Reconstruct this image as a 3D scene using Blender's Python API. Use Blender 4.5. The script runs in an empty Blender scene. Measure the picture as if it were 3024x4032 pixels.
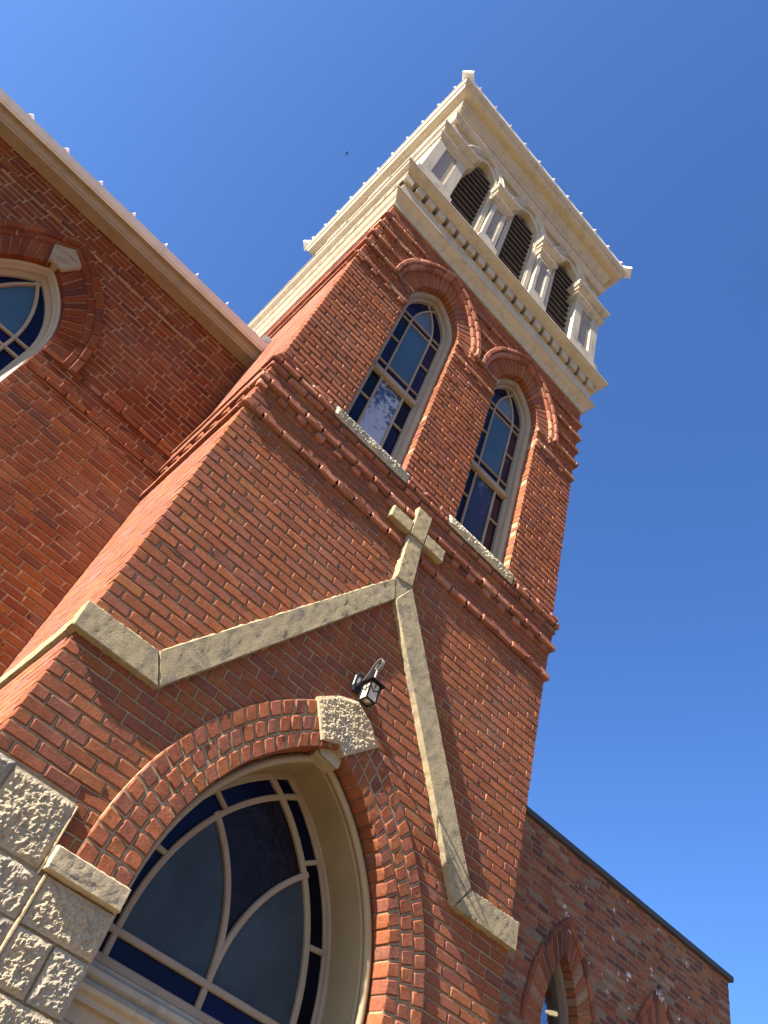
import bpy, math
import numpy as np
from mathutils import Vector, Matrix, noise as mnoise

# ------------------------------------------------------------------ camera, sky, sun, exposure
sc = bpy.context.scene
COL = sc.collection
RIGHT = Vector((0.69716984, -0.66821641, 0.25969413))
DOWN = Vector((0.64859298, 0.43357551, -0.62557129))
FWD = Vector((0.30541998, 0.60456522, 0.73567624))
cd = bpy.data.cameras.new("camera"); cam = bpy.data.objects.new("camera", cd); COL.objects.link(cam)
m = Matrix.Identity(4)
for i in range(3):
    m[i][0] = RIGHT[i]; m[i][1] = -DOWN[i]; m[i][2] = -FWD[i]
m.translation = Vector((0.0, -3.6, 1.6))
cam.matrix_world = m
cd.sensor_fit = 'VERTICAL'; cd.sensor_height = 36.0
cd.lens = 36.0 * 3049.15 / 4032.0
cd.clip_start = 0.05; cd.clip_end = 6000
sc.camera = cam
sc.view_settings.view_transform = 'Standard'
sc.view_settings.look = 'None'
sc.view_settings.gamma = 1.0
sc.view_settings.exposure = 2.1
SUN = Vector((1.0, 0.110, -0.67)).normalized()          # direction the light travels
ELEV = math.asin(-SUN.z)
AZ = math.atan2(-SUN.x, -SUN.y)
w = bpy.data.worlds.new("World"); sc.world = w; w.use_nodes = True
nt = w.node_tree
sky = nt.nodes.new('ShaderNodeTexSky'); sky.sky_type = 'NISHITA'; sky.sun_disc = False
sky.sun_elevation = ELEV; sky.sun_rotation = AZ % (2 * math.pi)
sky.altitude = 0; sky.air_density = 1.0; sky.dust_density = 2.0; sky.ozone_density = 2.5
tint = nt.nodes.new('ShaderNodeMix'); tint.data_type = 'RGBA'; tint.blend_type = 'MULTIPLY'; tint.inputs[0].default_value = 1.0
nt.links.new(sky.outputs[0], tint.inputs[6]); tint.inputs[7].default_value = (0.547, 0.861, 1.325, 1)
nt.links.new(tint.outputs[2], nt.nodes['Background'].inputs[0])
nt.nodes['Background'].inputs[1].default_value = 0.050
sd = bpy.data.lights.new("sun", 'SUN'); sun = bpy.data.objects.new("sun", sd); COL.objects.link(sun)
sd.energy = 5.0; sd.angle = math.radians(0.5); sd.color = (1.0, 0.93, 0.82)
sun.rotation_euler = SUN.to_track_quat('-Z', 'Y').to_euler()
sun.location = (-20, -5, 20)

# ------------------------------------------------------------------ dimensions (metres)
XL, XR = 0.488, 3.795
XM = (XL + XR) / 2
DEP = XR - XL
YN = 1.50                      # plane of the nave wall and of the low wing
rng = np.random.default_rng(11)

# ------------------------------------------------------------------ materials
def new_mat(name):
    mt = bpy.data.materials.new(name); mt.use_nodes = True
    t = mt.node_tree
    return mt, t, t.nodes['Principled BSDF']

def N(t, kind, **kw):
    n = t.nodes.new(kind)
    for k, v in kw.items(): setattr(n, k, v)
    return n

def ramp(t, fac, stops, interp='LINEAR'):
    r = N(t, 'ShaderNodeValToRGB'); r.color_ramp.interpolation = interp
    e = r.color_ramp.elements
    while len(e) < len(stops): e.new(0.5)
    for el, (p, c) in zip(e, stops):
        el.position = p; el.color = (c[0], c[1], c[2], 1) if not isinstance(c, (int, float)) else (c, c, c, 1)
    t.links.new(fac, r.inputs[0]); return r

def noise_tex(t, scale, detail=4, rough=0.55, coord=None, dist=0.0):
    n = N(t, 'ShaderNodeTexNoise'); n.inputs['Scale'].default_value = scale
    n.inputs['Detail'].default_value = detail; n.inputs['Roughness'].default_value = rough
    n.inputs['Distortion'].default_value = dist
    if coord is not None: t.links.new(coord, n.inputs['Vector'])
    return n

def mix(t, a, b, fac, mode='MIX'):
    m_ = N(t, 'ShaderNodeMix', data_type='RGBA', blend_type=mode)
    for sock, v in ((m_.inputs[0], fac), (m_.inputs[6], a), (m_.inputs[7], b)):
        if isinstance(v, (int, float)): sock.default_value = v
        elif isinstance(v, tuple): sock.default_value = (v[0], v[1], v[2], 1)
        else: t.links.new(v, sock)
    return m_.outputs[2]

def bump(t, bs, height, strength, dist, prev=None):
    b = N(t, 'ShaderNodeBump'); b.inputs['Strength'].default_value = strength
    b.inputs['Distance'].default_value = dist
    t.links.new(height, b.inputs['Height'])
    if prev is not None: t.links.new(prev.outputs[0], b.inputs['Normal'])
    t.links.new(b.outputs[0], bs.inputs['Normal']); return b

def geo_coord(t):
    g = N(t, 'ShaderNodeNewGeometry'); return g.outputs['Position']

def brick_mat(name, stops, white=0.0, pit=0.55, bmp=0.75, paint=False):
    mt, t, bs = new_mat(name)
    co = geo_coord(t)
    a = N(t, 'ShaderNodeAttribute', attribute_name='tone')
    sep = N(t, 'ShaderNodeSeparateColor'); t.links.new(a.outputs['Color'], sep.inputs[0])
    base = ramp(t, sep.outputs[0], stops).outputs[0]
    val = ramp(t, sep.outputs[1], [(0, 0.90), (1, 1.10)]).outputs[0]
    c = mix(t, base, val, 1.0, 'MULTIPLY')
    n1 = noise_tex(t, 38, 5, 0.65, co)
    c = mix(t, c, ramp(t, n1.outputs[0], [(0.3, 0.62), (0.55, 1.0), (0.8, 1.18)]).outputs[0], 0.85, 'MULTIPLY')
    n2 = noise_tex(t, 1.7, 4, 0.6, co)
    c = mix(t, c, (0.25, 0.115, 0.075), ramp(t, n2.outputs[0], [(0.5, 0.0), (0.75, 0.35)]).outputs[0])
    n3 = noise_tex(t, 260, 2, 0.5, co)
    c = mix(t, c, (0.055, 0.03, 0.025), ramp(t, n3.outputs[0], [(0.60, 0.0), (0.70, pit)]).outputs[0])
    # soot and rain streaks running down the wall
    mp = N(t, 'ShaderNodeMapping'); mp.inputs['Scale'].default_value = (2.6, 2.6, 0.55); t.links.new(co, mp.inputs[0])
    ns = noise_tex(t, 1.0, 6, 0.68, mp.outputs[0], 0.4)
    c = mix(t, c, ramp(t, ns.outputs[0], [(0.30, 0.66), (0.48, 1.0), (0.70, 1.10)]).outputs[0], 0.75, 'MULTIPLY')
    # lime and mortar smears left on the faces
    n4 = noise_tex(t, 11, 6, 0.7, co, 0.6)
    th = 0.70 - 0.12 * white
    sm = ramp(t, n4.outputs[0], [(th, 0.0), (th + 0.07, 0.25 + 0.5 * white)]).outputs[0]
    c = mix(t, c, (0.52, 0.46, 0.40), sm)
    if paint:      # old white paint left on reused bricks
        n5 = noise_tex(t, 7.5, 5, 0.62, co, 0.3)
        c = mix(t, c, (0.60, 0.53, 0.50), ramp(t, n5.outputs[0], [(0.645, 0.0), (0.68, 0.9)]).outputs[0])
    t.links.new(c, bs.inputs['Base Color'])
    bs.inputs['Roughness'].default_value = 0.92; bs.inputs['Specular IOR Level'].default_value = 0.15
    b1 = bump(t, bs, noise_tex(t, 85, 6, 0.72, co).outputs[0], bmp, 0.009)
    bump(t, bs, noise_tex(t, 320, 3, 0.6, co).outputs[0], bmp * 0.7, 0.002, b1)
    return mt

M_BRICK = brick_mat('weathered_red_brick', BR := [(0.0, (0.190, 0.068, 0.044)), (0.2, (0.218, 0.071, 0.040)), (0.45, (0.236, 0.073, 0.035)),
                    (0.75, (0.248, 0.077, 0.032)), (0.94, (0.260, 0.085, 0.033)), (1.0, (0.268, 0.096, 0.036))], 0.15)
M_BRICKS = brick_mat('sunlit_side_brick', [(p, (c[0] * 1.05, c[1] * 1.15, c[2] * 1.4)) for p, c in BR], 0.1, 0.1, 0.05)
M_BRICKB = brick_mat('dusty_moulded_brick', [(0.0, (0.20, 0.070, 0.042)), (0.5, (0.285, 0.098, 0.055)), (1.0, (0.34, 0.15, 0.088))], 0.55, 0.4, 0.5)
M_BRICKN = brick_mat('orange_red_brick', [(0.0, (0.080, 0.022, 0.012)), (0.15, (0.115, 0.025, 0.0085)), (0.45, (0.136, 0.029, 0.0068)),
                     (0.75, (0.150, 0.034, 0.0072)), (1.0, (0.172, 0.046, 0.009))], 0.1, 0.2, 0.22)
M_BRICKA = brick_mat('reused_mixed_brick', [(0.0, (0.11, 0.050, 0.040)), (0.15, (0.16, 0.060, 0.040)), (0.4, (0.235, 0.075, 0.038)),
                     (0.75, (0.285, 0.095, 0.042)), (0.92, (0.31, 0.125, 0.055)), (1.0, (0.29, 0.19, 0.125))], 0.35, 0.35, 0.5, True)

def mortar_mat(name, col):
    mt, t, bs = new_mat(name); co = geo_coord(t)
    n = noise_tex(t, 45, 5, 0.7, co)
    c = mix(t, col, ramp(t, n.outputs[0], [(0.3, 0.55), (0.7, 1.15)]).outputs[0], 0.8, 'MULTIPLY')
    t.links.new(c, bs.inputs['Base Color']); bs.inputs['Roughness'].default_value = 0.95
    bs.inputs['Specular IOR Level'].default_value = 0.1
    bump(t, bs, noise_tex(t, 130, 4, 0.7, co).outputs[0], 0.6, 0.004)
    return mt
M_MORT = mortar_mat('sandy_grey_mortar', (0.30, 0.22, 0.13))
M_MORTU = mortar_mat('dark_dusty_mortar', (0.20, 0.135, 0.082))
M_MORTL = mortar_mat('pinkish_flush_mortar', (0.34, 0.17, 0.10))
M_MORTW = mortar_mat('dull_brown_mortar', (0.21, 0.155, 0.105))
M_MORTN = mortar_mat('grey_mortar', (0.29, 0.175, 0.10))

def stone_mat(name, c1, c2, stain, bmp, bscale, streak=None):
    mt, t, bs = new_mat(name); co = geo_coord(t)
    n = noise_tex(t, 5, 5, 0.6, co)
    c = mix(t, c1, c2, ramp(t, n.outputs[0], [(0.35, 0.0), (0.65, 1.0)]).outputs[0])
    n2 = noise_tex(t, 9, 7, 0.72, co, 0.8)
    c = mix(t, c, (0.12, 0.11, 0.10), ramp(t, n2.outputs[0], [(0.51, 0.0), (0.70, stain)]).outputs[0])
    n3 = noise_tex(t, 90, 4, 0.6, co)
    c = mix(t, c, ramp(t, n3.outputs[0], [(0.3, 0.72), (0.7, 1.12)]).outputs[0], 0.7, 'MULTIPLY')
    oi = N(t, 'ShaderNodeObjectInfo')
    c = mix(t, c, ramp(t, oi.outputs['Random'], [(0, (0.80, 0.82, 0.88)), (0.5, (1.0, 1.0, 1.0)), (1.0, (1.10, 1.04, 0.94))]).outputs[0], 1.0, 'MULTIPLY')
    t.links.new(c, bs.inputs['Base Color']); bs.inputs['Roughness'].default_value = 0.95
    bs.inputs['Specular IOR Level'].default_value = 0.12
    b1 = bump(t, bs, noise_tex(t, bscale, 6, 0.7, co).outputs[0], bmp, 0.012)
    bump(t, bs, noise_tex(t, bscale * 4, 4, 0.65, co).outputs[0], bmp * 0.6, 0.004, b1)
    return mt
M_SAND = stone_mat('tooled_tan_sandstone', (0.385, 0.305, 0.175), (0.325, 0.26, 0.155), 0.9, 0.7, 95)
def impost_mat():
    mt, t, bs = new_mat('streaked_sandstone'); co = geo_coord(t)
    mp = N(t, 'ShaderNodeMapping'); mp.inputs['Scale'].default_value = (4, 4, 42); mp.inputs['Rotation'].default_value = (0, math.radians(-4), 0)
    t.links.new(co, mp.inputs[0])
    n = noise_tex(t, 1.0, 4, 0.6, mp.outputs[0])
    c = mix(t, (0.40, 0.315, 0.195), (0.10, 0.09, 0.075), ramp(t, n.outputs[0], [(0.58, 0.0), (0.66, 0.8)]).outputs[0])
    n3 = noise_tex(t, 70, 4, 0.6, co)
    c = mix(t, c, ramp(t, n3.outputs[0], [(0.3, 0.75), (0.7, 1.1)]).outputs[0], 0.7, 'MULTIPLY')
    t.links.new(c, bs.inputs['Base Color']); bs.inputs['Roughness'].default_value = 0.95; bs.inputs['Specular IOR Level'].default_value = 0.1
    bump(t, bs, n3.outputs[0], 0.3, 0.006); return mt
M_IMP = impost_mat()
M_ROCK = stone_mat('rock_faced_sandstone', (0.44, 0.36, 0.24), (0.35, 0.30, 0.225), 0.45, 0.7, 60)
M_GRAN = stone_mat('pale_speckled_stone', (0.52, 0.46, 0.33), (0.42, 0.37, 0.27), 0.5, 0.5, 70)

def paint_mat(name, col, rough=0.45, dirt=0.35, spec=0.35):
    mt, t, bs = new_mat(name); co = geo_coord(t)
    n = noise_tex(t, 3.5, 6, 0.65, co)
    c = mix(t, col, ramp(t, n.outputs[0], [(0.3, 0.86), (0.6, 1.0), (0.8, 1.05)]).outputs[0], 1.0, 'MULTIPLY')
    n2 = noise_tex(t, 14, 7, 0.75, co, 1.0)
    c = mix(t, c, (0.24, 0.20, 0.15), ramp(t, n2.outputs[0], [(0.62, 0.0), (0.80, dirt)]).outputs[0])
    mp = N(t, 'ShaderNodeMapping'); mp.inputs['Scale'].default_value = (9, 9, 1.6); t.links.new(co, mp.inputs[0])
    ns = noise_tex(t, 1.0, 6, 0.7, mp.outputs[0], 0.5)
    c = mix(t, c, ramp(t, ns.outputs[0], [(0.32, 1.0 - 0.8 * dirt), (0.5, 1.0)]).outputs[0], 0.8, 'MULTIPLY')
    t.links.new(c, bs.inputs['Base Color']); bs.inputs['Roughness'].default_value = rough
    bs.inputs['Specular IOR Level'].default_value = spec
    return mt
M_CREAM = paint_mat('cream_painted_wood', (0.43, 0.35, 0.235))
M_CREAMW = paint_mat('weathered_cream_paint', (0.41, 0.345, 0.25), 0.6, 0.6)
M_FRAME = paint_mat('shade_toned_cream_frame', (0.30, 0.235, 0.165), 0.55, 0.2, 0.2)  # cream frame paint toned down; shade of the recesses is in the colour
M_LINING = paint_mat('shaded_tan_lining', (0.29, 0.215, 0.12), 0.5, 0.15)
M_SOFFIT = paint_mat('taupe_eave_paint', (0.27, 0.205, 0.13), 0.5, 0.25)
M_PANEL = paint_mat('grey_beige_panel', (0.27, 0.215, 0.15), 0.5, 0.3)
M_WHITE = paint_mat('white_metal', (0.80, 0.79, 0.77), 0.4, 0.12)
M_GUTTER = paint_mat('ivory_gutter', (0.60, 0.53, 0.45), 0.45, 0.2)
M_SLAT = paint_mat('brown_slat', (0.17, 0.135, 0.105), 0.7, 0.4)
M_DARK = paint_mat('dark_void', (0.006, 0.005, 0.005), 0.9, 0.0)
M_COPING = paint_mat('charcoal_metal', (0.06, 0.062, 0.062), 0.75, 0.1, 0.2)
M_IRON = paint_mat('black_iron', (0.010, 0.010, 0.012), 0.45, 0.25, 0.25)
M_STEEL = paint_mat('worn_steel', (0.20, 0.18, 0.155), 0.4, 0.5, 0.5)
M_ROOF = paint_mat('pale_roof_metal', (0.62, 0.61, 0.60), 0.35, 0.15)

def glass_mat(name, col, rough=0.12, var=0.35, ripple=0.10, spec=0.5, scale=3.0):
    mt, t, bs = new_mat(name); co = geo_coord(t)
    n = noise_tex(t, scale, 4, 0.6, co)
    c = mix(t, col, ramp(t, n.outputs[0], [(0.3, 1 - var), (0.7, 1 + var)]).outputs[0], 1.0, 'MULTIPLY')
    t.links.new(c, bs.inputs['Base Color']); bs.inputs['Roughness'].default_value = rough
    bs.inputs['Specular IOR Level'].default_value = spec
    bump(t, bs, noise_tex(t, 12, 3, 0.5, co).outputs[0], ripple, 0.02)
    return mt
G_NAVY = glass_mat('navy_stained_glass', (0.002, 0.003, 0.022), 0.25, 0.6, 0.10, 0.14)
G_BLUE = glass_mat('cobalt_stained_glass', (0.003, 0.003, 0.034), 0.25, 0.4, 0.10, 0.14)
G_PURPLE = glass_mat('plum_stained_glass', (0.012, 0.004, 0.010), 0.25, 0.4, 0.10, 0.14)
G_BLACK = glass_mat('black_stained_glass', (0.002, 0.002, 0.006), 0.25, 0.4, 0.10, 0.12)
G_TEAL = glass_mat('teal_glass', (0.034, 0.078, 0.122), 0.35, 0.12, 0.05, 0.2)
G_PALE = glass_mat('pale_blue_glass', (0.075, 0.11, 0.16), 0.3, 0.25, 0.1, 0.25)
G_SLATE = glass_mat('slate_blue_glass', (0.031, 0.041, 0.047), 0.38, 0.30, 0.10, 0.22)
G_AMBER = glass_mat('dark_brown_glass', (0.007, 0.004, 0.005), 0.35, 0.6, 0.6, 0.2, 9)

def peeled_mat(name, th, white, dark, grad):
    mt, t, bs = new_mat(name); co = geo_coord(t)
    n = noise_tex(t, 13, 10, 0.78, co, 0.2)
    sx = N(t, 'ShaderNodeSeparateXYZ'); t.links.new(co, sx.inputs[0])
    gz = N(t, 'ShaderNodeMath', operation='MULTIPLY_ADD'); t.links.new(sx.outputs[2], gz.inputs[0]); gz.inputs[1].default_value = grad; gz.inputs[2].default_value = -grad * 7.1
    ad = N(t, 'ShaderNodeMath', operation='ADD'); t.links.new(gz.outputs[0], ad.inputs[0]); t.links.new(n.outputs[0], ad.inputs[1])
    c = mix(t, dark, white, ramp(t, ad.outputs[0], [(th, 0.0), (th + 0.07, 1.0)]).outputs[0])
    t.links.new(c, bs.inputs['Base Color']); bs.inputs['Roughness'].default_value = 0.35
    return mt
G_PEEL = peeled_mat('flaking_white_glass', 0.40, (0.30, 0.32, 0.38), (0.025, 0.04, 0.075), -0.20)
G_SMEAR = peeled_mat('dirty_navy_glass', 0.60, (0.10, 0.12, 0.18), (0.008, 0.011, 0.03), 0.18)

def clear_mat():
    mt, t, bs = new_mat('window_glass')
    tr = N(t, 'ShaderNodeBsdfTransparent'); tr.inputs[0].default_value = (0.75, 0.82, 0.9, 1)
    mx = N(t, 'ShaderNodeMixShader'); mx.inputs[0].default_value = 0.55
    bs.inputs['Base Color'].default_value = (0.01, 0.012, 0.02, 1); bs.inputs['Roughness'].default_value = 0.03
    bs.inputs['Specular IOR Level'].default_value = 1.0
    out = t.nodes['Material Output']
    gs = N(t, 'ShaderNodeBsdfGlossy'); gs.inputs['Color'].default_value = (0.62, 0.66, 0.72, 1); gs.inputs['Roughness'].default_value = 0.04
    bump_n = N(t, 'ShaderNodeBump'); bump_n.inputs['Strength'].default_value = 0.25; bump_n.inputs['Distance'].default_value = 0.02
    t.links.new(noise_tex(t, 5, 3, 0.5, geo_coord(t)).outputs[0], bump_n.inputs['Height']); t.links.new(bump_n.outputs[0], gs.inputs['Normal'])
    mx.inputs[0].default_value = 0.45
    t.links.new(tr.outputs[0], mx.inputs[1]); t.links.new(gs.outputs[0], mx.inputs[2]); t.links.new(mx.outputs[0], out.inputs[0])
    return mt
G_CLEAR = clear_mat()
def emit_mat(name, col, st):
    mt, t, bs = new_mat(name)
    bs.inputs['Emission Color'].default_value = (*col, 1); bs.inputs['Emission Strength'].default_value = st
    bs.inputs['Base Color'].default_value = (*col, 1); return mt
M_LAMP = emit_mat('warm_lit_lamp', (1.0, 0.70, 0.36), 0.36)
M_FROST = paint_mat('cream_art_glass', (0.60, 0.50, 0.34), 0.4, 0.1, 0.2)
M_BULB = paint_mat('white_bulb', (0.75, 0.70, 0.62), 0.3, 0.0)
M_ROOM = paint_mat('blue_grey_room', (0.10, 0.14, 0.24), 0.8, 0.0)

def ground_mat():
    mt, t, bs = new_mat('pale_concrete'); co = geo_coord(t)
    n = noise_tex(t, 0.6, 6, 0.6, co)
    c = mix(t, (0.19, 0.135, 0.075), (0.145, 0.105, 0.06), n.outputs[0])
    t.links.new(c, bs.inputs['Base Color']); bs.inputs['Roughness'].default_value = 0.95
    return mt
M_GROUND = ground_mat()

# ------------------------------------------------------------------ mesh helpers
class Frame:
    def __init__(s, O, U, Nn): s.O = np.array(O, float); s.U = np.array(U, float); s.N = np.array(Nn, float)
    def P(s, u, d, z):
        u = np.asarray(u, float)[..., None]; d = np.asarray(d, float)[..., None]; z = np.asarray(z, float)[..., None]
        return s.O + s.U * u + s.N * d + np.array([0, 0, 1.0]) * z
FRONT = Frame((0, 0, 0), (1, 0, 0), (0, -1, 0))
LEFT = Frame((XL, 0, 0), (0, -1, 0), (-1, 0, 0))            # u = -y
RSIDE = Frame((XR, 0, 0), (0, 1, 0), (1, 0, 0))             # u = y
NAVE = Frame((0, YN, 0), (1, 0, 0), (0, -1, 0))

class MB:
    """collects quads / n-gons, becomes ONE mesh object"""
    def __init__(s): s.V = []; s.F = []; s.M = []; s.T = []; s.S = []; s.n = 0; s.mats = []
    def mi(s, mat):
        if mat not in s.mats: s.mats.append(mat)
        return s.mats.index(mat)
    def add(s, verts, faces, mat, tone=None, smooth=False):
        verts = np.asarray(verts, float).reshape(-1, 3)
        s.V.append(verts)
        s.T.append(np.zeros((len(verts), 3)) if tone is None else np.asarray(tone, float).reshape(-1, 3))
        k = s.mi(mat); b = s.n
        if isinstance(faces, np.ndarray):
            s.F.append(faces + b); cnt = len(faces)
        else:
            s.F.append([[i + b for i in f] for f in faces]); cnt = len(faces)
        s.M.append(np.full(cnt, k, np.int32)); s.S.append(np.full(cnt, smooth, bool))
        s.n += len(verts); return s
    def quad(s, a, b, c, d, mat): return s.add([a, b, c, d], [[0, 1, 2, 3]], mat)
    def box(s, x0, x1, y0, y1, z0, z1, mat):
        v = [(x, y, z) for z in (z0, z1) for y in (y0, y1) for x in (x0, x1)]
        return s.add(v, [[0, 2, 3, 1], [4, 5, 7, 6], [0, 1, 5, 4], [2, 6, 7, 3], [0, 4, 6, 2], [1, 3, 7, 5]], mat)
    def build(s, name, parent=None, origin=None):
        if origin is None: origin = Vector(parent.location) if parent is not None else Vector((0, 0, 0))
        if parent is not None and parent.parent is not None: origin = Vector(parent['org'])
        V = np.concatenate(s.V) - np.array(origin)
        me = bpy.data.meshes.new(name)
        loops = []; starts = []; k = 0; tot = []
        for F in s.F:
            if isinstance(F, np.ndarray):
                loops.append(F.reshape(-1)); n = F.shape[1]
                starts.append(k + np.arange(len(F)) * n); tot.append(np.full(len(F), n)); k += F.size
            else:
                for f in F:
                    loops.append(np.array(f)); starts.append(np.array([k])); tot.append(np.array([len(f)])); k += len(f)
        L = np.concatenate(loops).astype(np.int32); S0 = np.concatenate(starts).astype(np.int32)
        me.vertices.add(len(V)); me.vertices.foreach_set('co', V.reshape(-1).astype(np.float32))
        me.loops.add(len(L)); me.loops.foreach_set('vertex_index', L)
        me.polygons.add(len(S0)); me.polygons.foreach_set('loop_start', S0)
        me.polygons.foreach_set('material_index', np.concatenate(s.M))
        me.polygons.foreach_set('use_smooth', np.concatenate(s.S))
        for mt in s.mats: me.materials.append(mt)
        T = np.concatenate(s.T)
        if T.any():
            at = me.attributes.new('tone', 'FLOAT_COLOR', 'POINT')
            at.data.foreach_set('color', np.c_[T, np.ones(len(T))].reshape(-1).astype(np.float32))
        me.update(calc_edges=True); me.validate()
        o = bpy.data.objects.new(name, me); COL.objects.link(o)
        if parent is not None: o.parent = parent
        else: o.location = origin
        o['org'] = tuple(origin)
        return o

def hexes(mb, fr, C, df, db, mat, nu=5, nz=4, ch=0.006, jit=0.0017, nd=0.0009, tilt=0.0010, tone=None, smooth=True, wob=0.0):
    """N pillow-edged blocks. C (N,4,2) corners bl br tr tl in (u,z); df/db front/back distance from the plane"""
    C = np.asarray(C, float).reshape(-1, 4, 2); n = len(C)
    if n == 0: return
    df = np.broadcast_to(np.asarray(df, float), (n,)); db = np.broadcast_to(np.asarray(db, float), (n,))
    C = C + rng.normal(0, jit, C.shape)
    L = np.linalg.norm(C[:, 1] - C[:, 0], axis=1); Hh = np.linalg.norm(C[:, 3] - C[:, 0], axis=1)
    def par(k, ln):
        e = np.minimum(ch / np.maximum(ln, 1e-4), 0.3)[:, None]
        inner = np.linspace(0, 1, k - 2)[None, :]
        return np.concatenate([np.zeros((n, 1)), e + inner * (1 - 2 * e), np.ones((n, 1))], 1)
    s = par(nu, L); t = par(nz, Hh)
    Sg = np.broadcast_to(s[:, None, :], (n, nz, nu)); Tg = np.broadcast_to(t[:, :, None], (n, nz, nu))
    uv = ((1 - Sg) * (1 - Tg))[..., None] * C[:, None, None, 0] + (Sg * (1 - Tg))[..., None] * C[:, None, None, 1] \
        + (Sg * Tg)[..., None] * C[:, None, None, 2] + ((1 - Sg) * Tg)[..., None] * C[:, None, None, 3]
    bord = np.zeros((nz, nu), bool); bord[0] = bord[-1] = True; bord[:, 0] = bord[:, -1] = True
    D = np.broadcast_to(df[:, None, None], (n, nz, nu)).copy()
    D += rng.normal(0, tilt, (n, 1, 1)) + (Sg - 0.5) * rng.normal(0, tilt, (n, 1, 1)) + (Tg - 0.5) * rng.normal(0, tilt, (n, 1, 1))
    D += rng.normal(0, nd, (n, nz, nu))
    D[:, bord] -= ch * rng.uniform(0.7, 1.3, (n, bord.sum()))
    if wob:
        k = np.where(bord)
        uv[:, k[0], k[1]] += rng.normal(0, wob, (n, len(k[0]), 2))
    front = fr.P(uv[..., 0], D, uv[..., 1]).reshape(n, nz * nu, 3)
    ring = [(0, j) for j in range(nu)] + [(i, nu - 1) for i in range(1, nz)] + [(nz - 1, j) for j in range(nu - 2, -1, -1)] + [(i, 0) for i in range(nz - 2, 0, -1)]
    ri = np.array([i * nu + j for i, j in ring]); R = len(ri)
    buv = uv.reshape(n, nz * nu, 2)[:, ri]
    back = fr.P(buv[..., 0], np.broadcast_to(db[:, None], (n, R)), buv[..., 1])
    ins = np.array([i * nu + j for i in range(1, nz - 1) for j in range(1, nu - 1)])
    imap = {int(v): nz * nu + R + k for k, v in enumerate(ins)}
    V = np.concatenate([front, back, front[:, ins]], 1); Mv = nz * nu + R + len(ins)
    fq = []
    for i in range(nz - 1):
        for j in range(nu - 1):
            f = [i * nu + j, i * nu + j + 1, (i + 1) * nu + j + 1, (i + 1) * nu + j]
            if 0 < i < nz - 2 and 0 < j < nu - 2: f = [imap[v] for v in f]
            fq.append(f)
    fq = np.array(fq)
    sq = np.array([[ri[(k + 1) % R], ri[k], nz * nu + k, nz * nu + (k + 1) % R] for k in range(R)])
    q = np.concatenate([fq, sq])
    # orientation: u x z must face along N
    if np.dot(np.cross(fr.U, [0, 0, 1.0]), fr.N) < 0: q = q[:, ::-1]
    F = (q[None] + (np.arange(n) * Mv)[:, None, None]).reshape(-1, 4)
    if tone is None: tone = rng.uniform(0, 1, (n, 3))
    tone = np.broadcast_to(np.asarray(tone, float).reshape(-1, 1, 3) if np.ndim(tone) > 1 else np.asarray(tone, float), (n, Mv, 3))
    mb.add(V.reshape(-1, 3), F, mat, tone.reshape(-1, 3), smooth)

def strip(mb, fr, iv, z0, z1, d, mat):
    for a, b in iv:
        mb.add(fr.P([a, b, b, a], [d] * 4, [z0, z0, z1, z1]), [[0, 1, 2, 3]], mat)

def minus(a, b, ex):
    iv = [(a, b)]
    for e0, e1 in ex:
        out = []
        for p, q in iv:
            if e1 <= p or e0 >= q: out.append((p, q)); continue
            if e0 > p: out.append((p, e0))
            if e1 < q: out.append((e1, q))
        iv = out
    return iv

# pointed arches -----------------------------------------------------------------
class Arch:
    def __init__(s, c, half, zs, rise):
        s.c, s.h, s.zs, s.rise = c, half, zs, rise
        s.R = (rise * rise + half * half) / (2 * half); s.off = s.R - half
    def inset(s, e):
        h = s.h - e; R = s.R - e
        a = Arch.__new__(Arch); a.c, a.h, a.zs, a.R, a.off = s.c, h, s.zs, R, s.off
        a.rise = math.sqrt(max(R * R - s.off ** 2, 1e-6)); return a
    def w(s, z):
        if z <= s.zs: return s.h
        v = s.R ** 2 - (z - s.zs) ** 2
        return math.sqrt(v) - s.off if v > s.off ** 2 else 0.0
    def pts(s, n, z0=None, a0=0.0, a1=1.0):
        """left springing -> apex -> right springing, 2n+1 points (plus jamb feet when z0 is given)"""
        am = math.atan2(s.rise, s.off)
        ang = np.linspace(0, am, n + 1)
        l = np.c_[s.c + s.off - s.R * np.cos(ang), s.zs + s.R * np.sin(ang)]
        r = np.c_[2 * s.c - l[::-1, 0], l[::-1, 1]][1:]
        p = np.concatenate([l, r])
        if z0 is not None: p = np.concatenate([[[s.c - s.h, z0]], p, [[s.c + s.h, z0]]])
        return p

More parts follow.
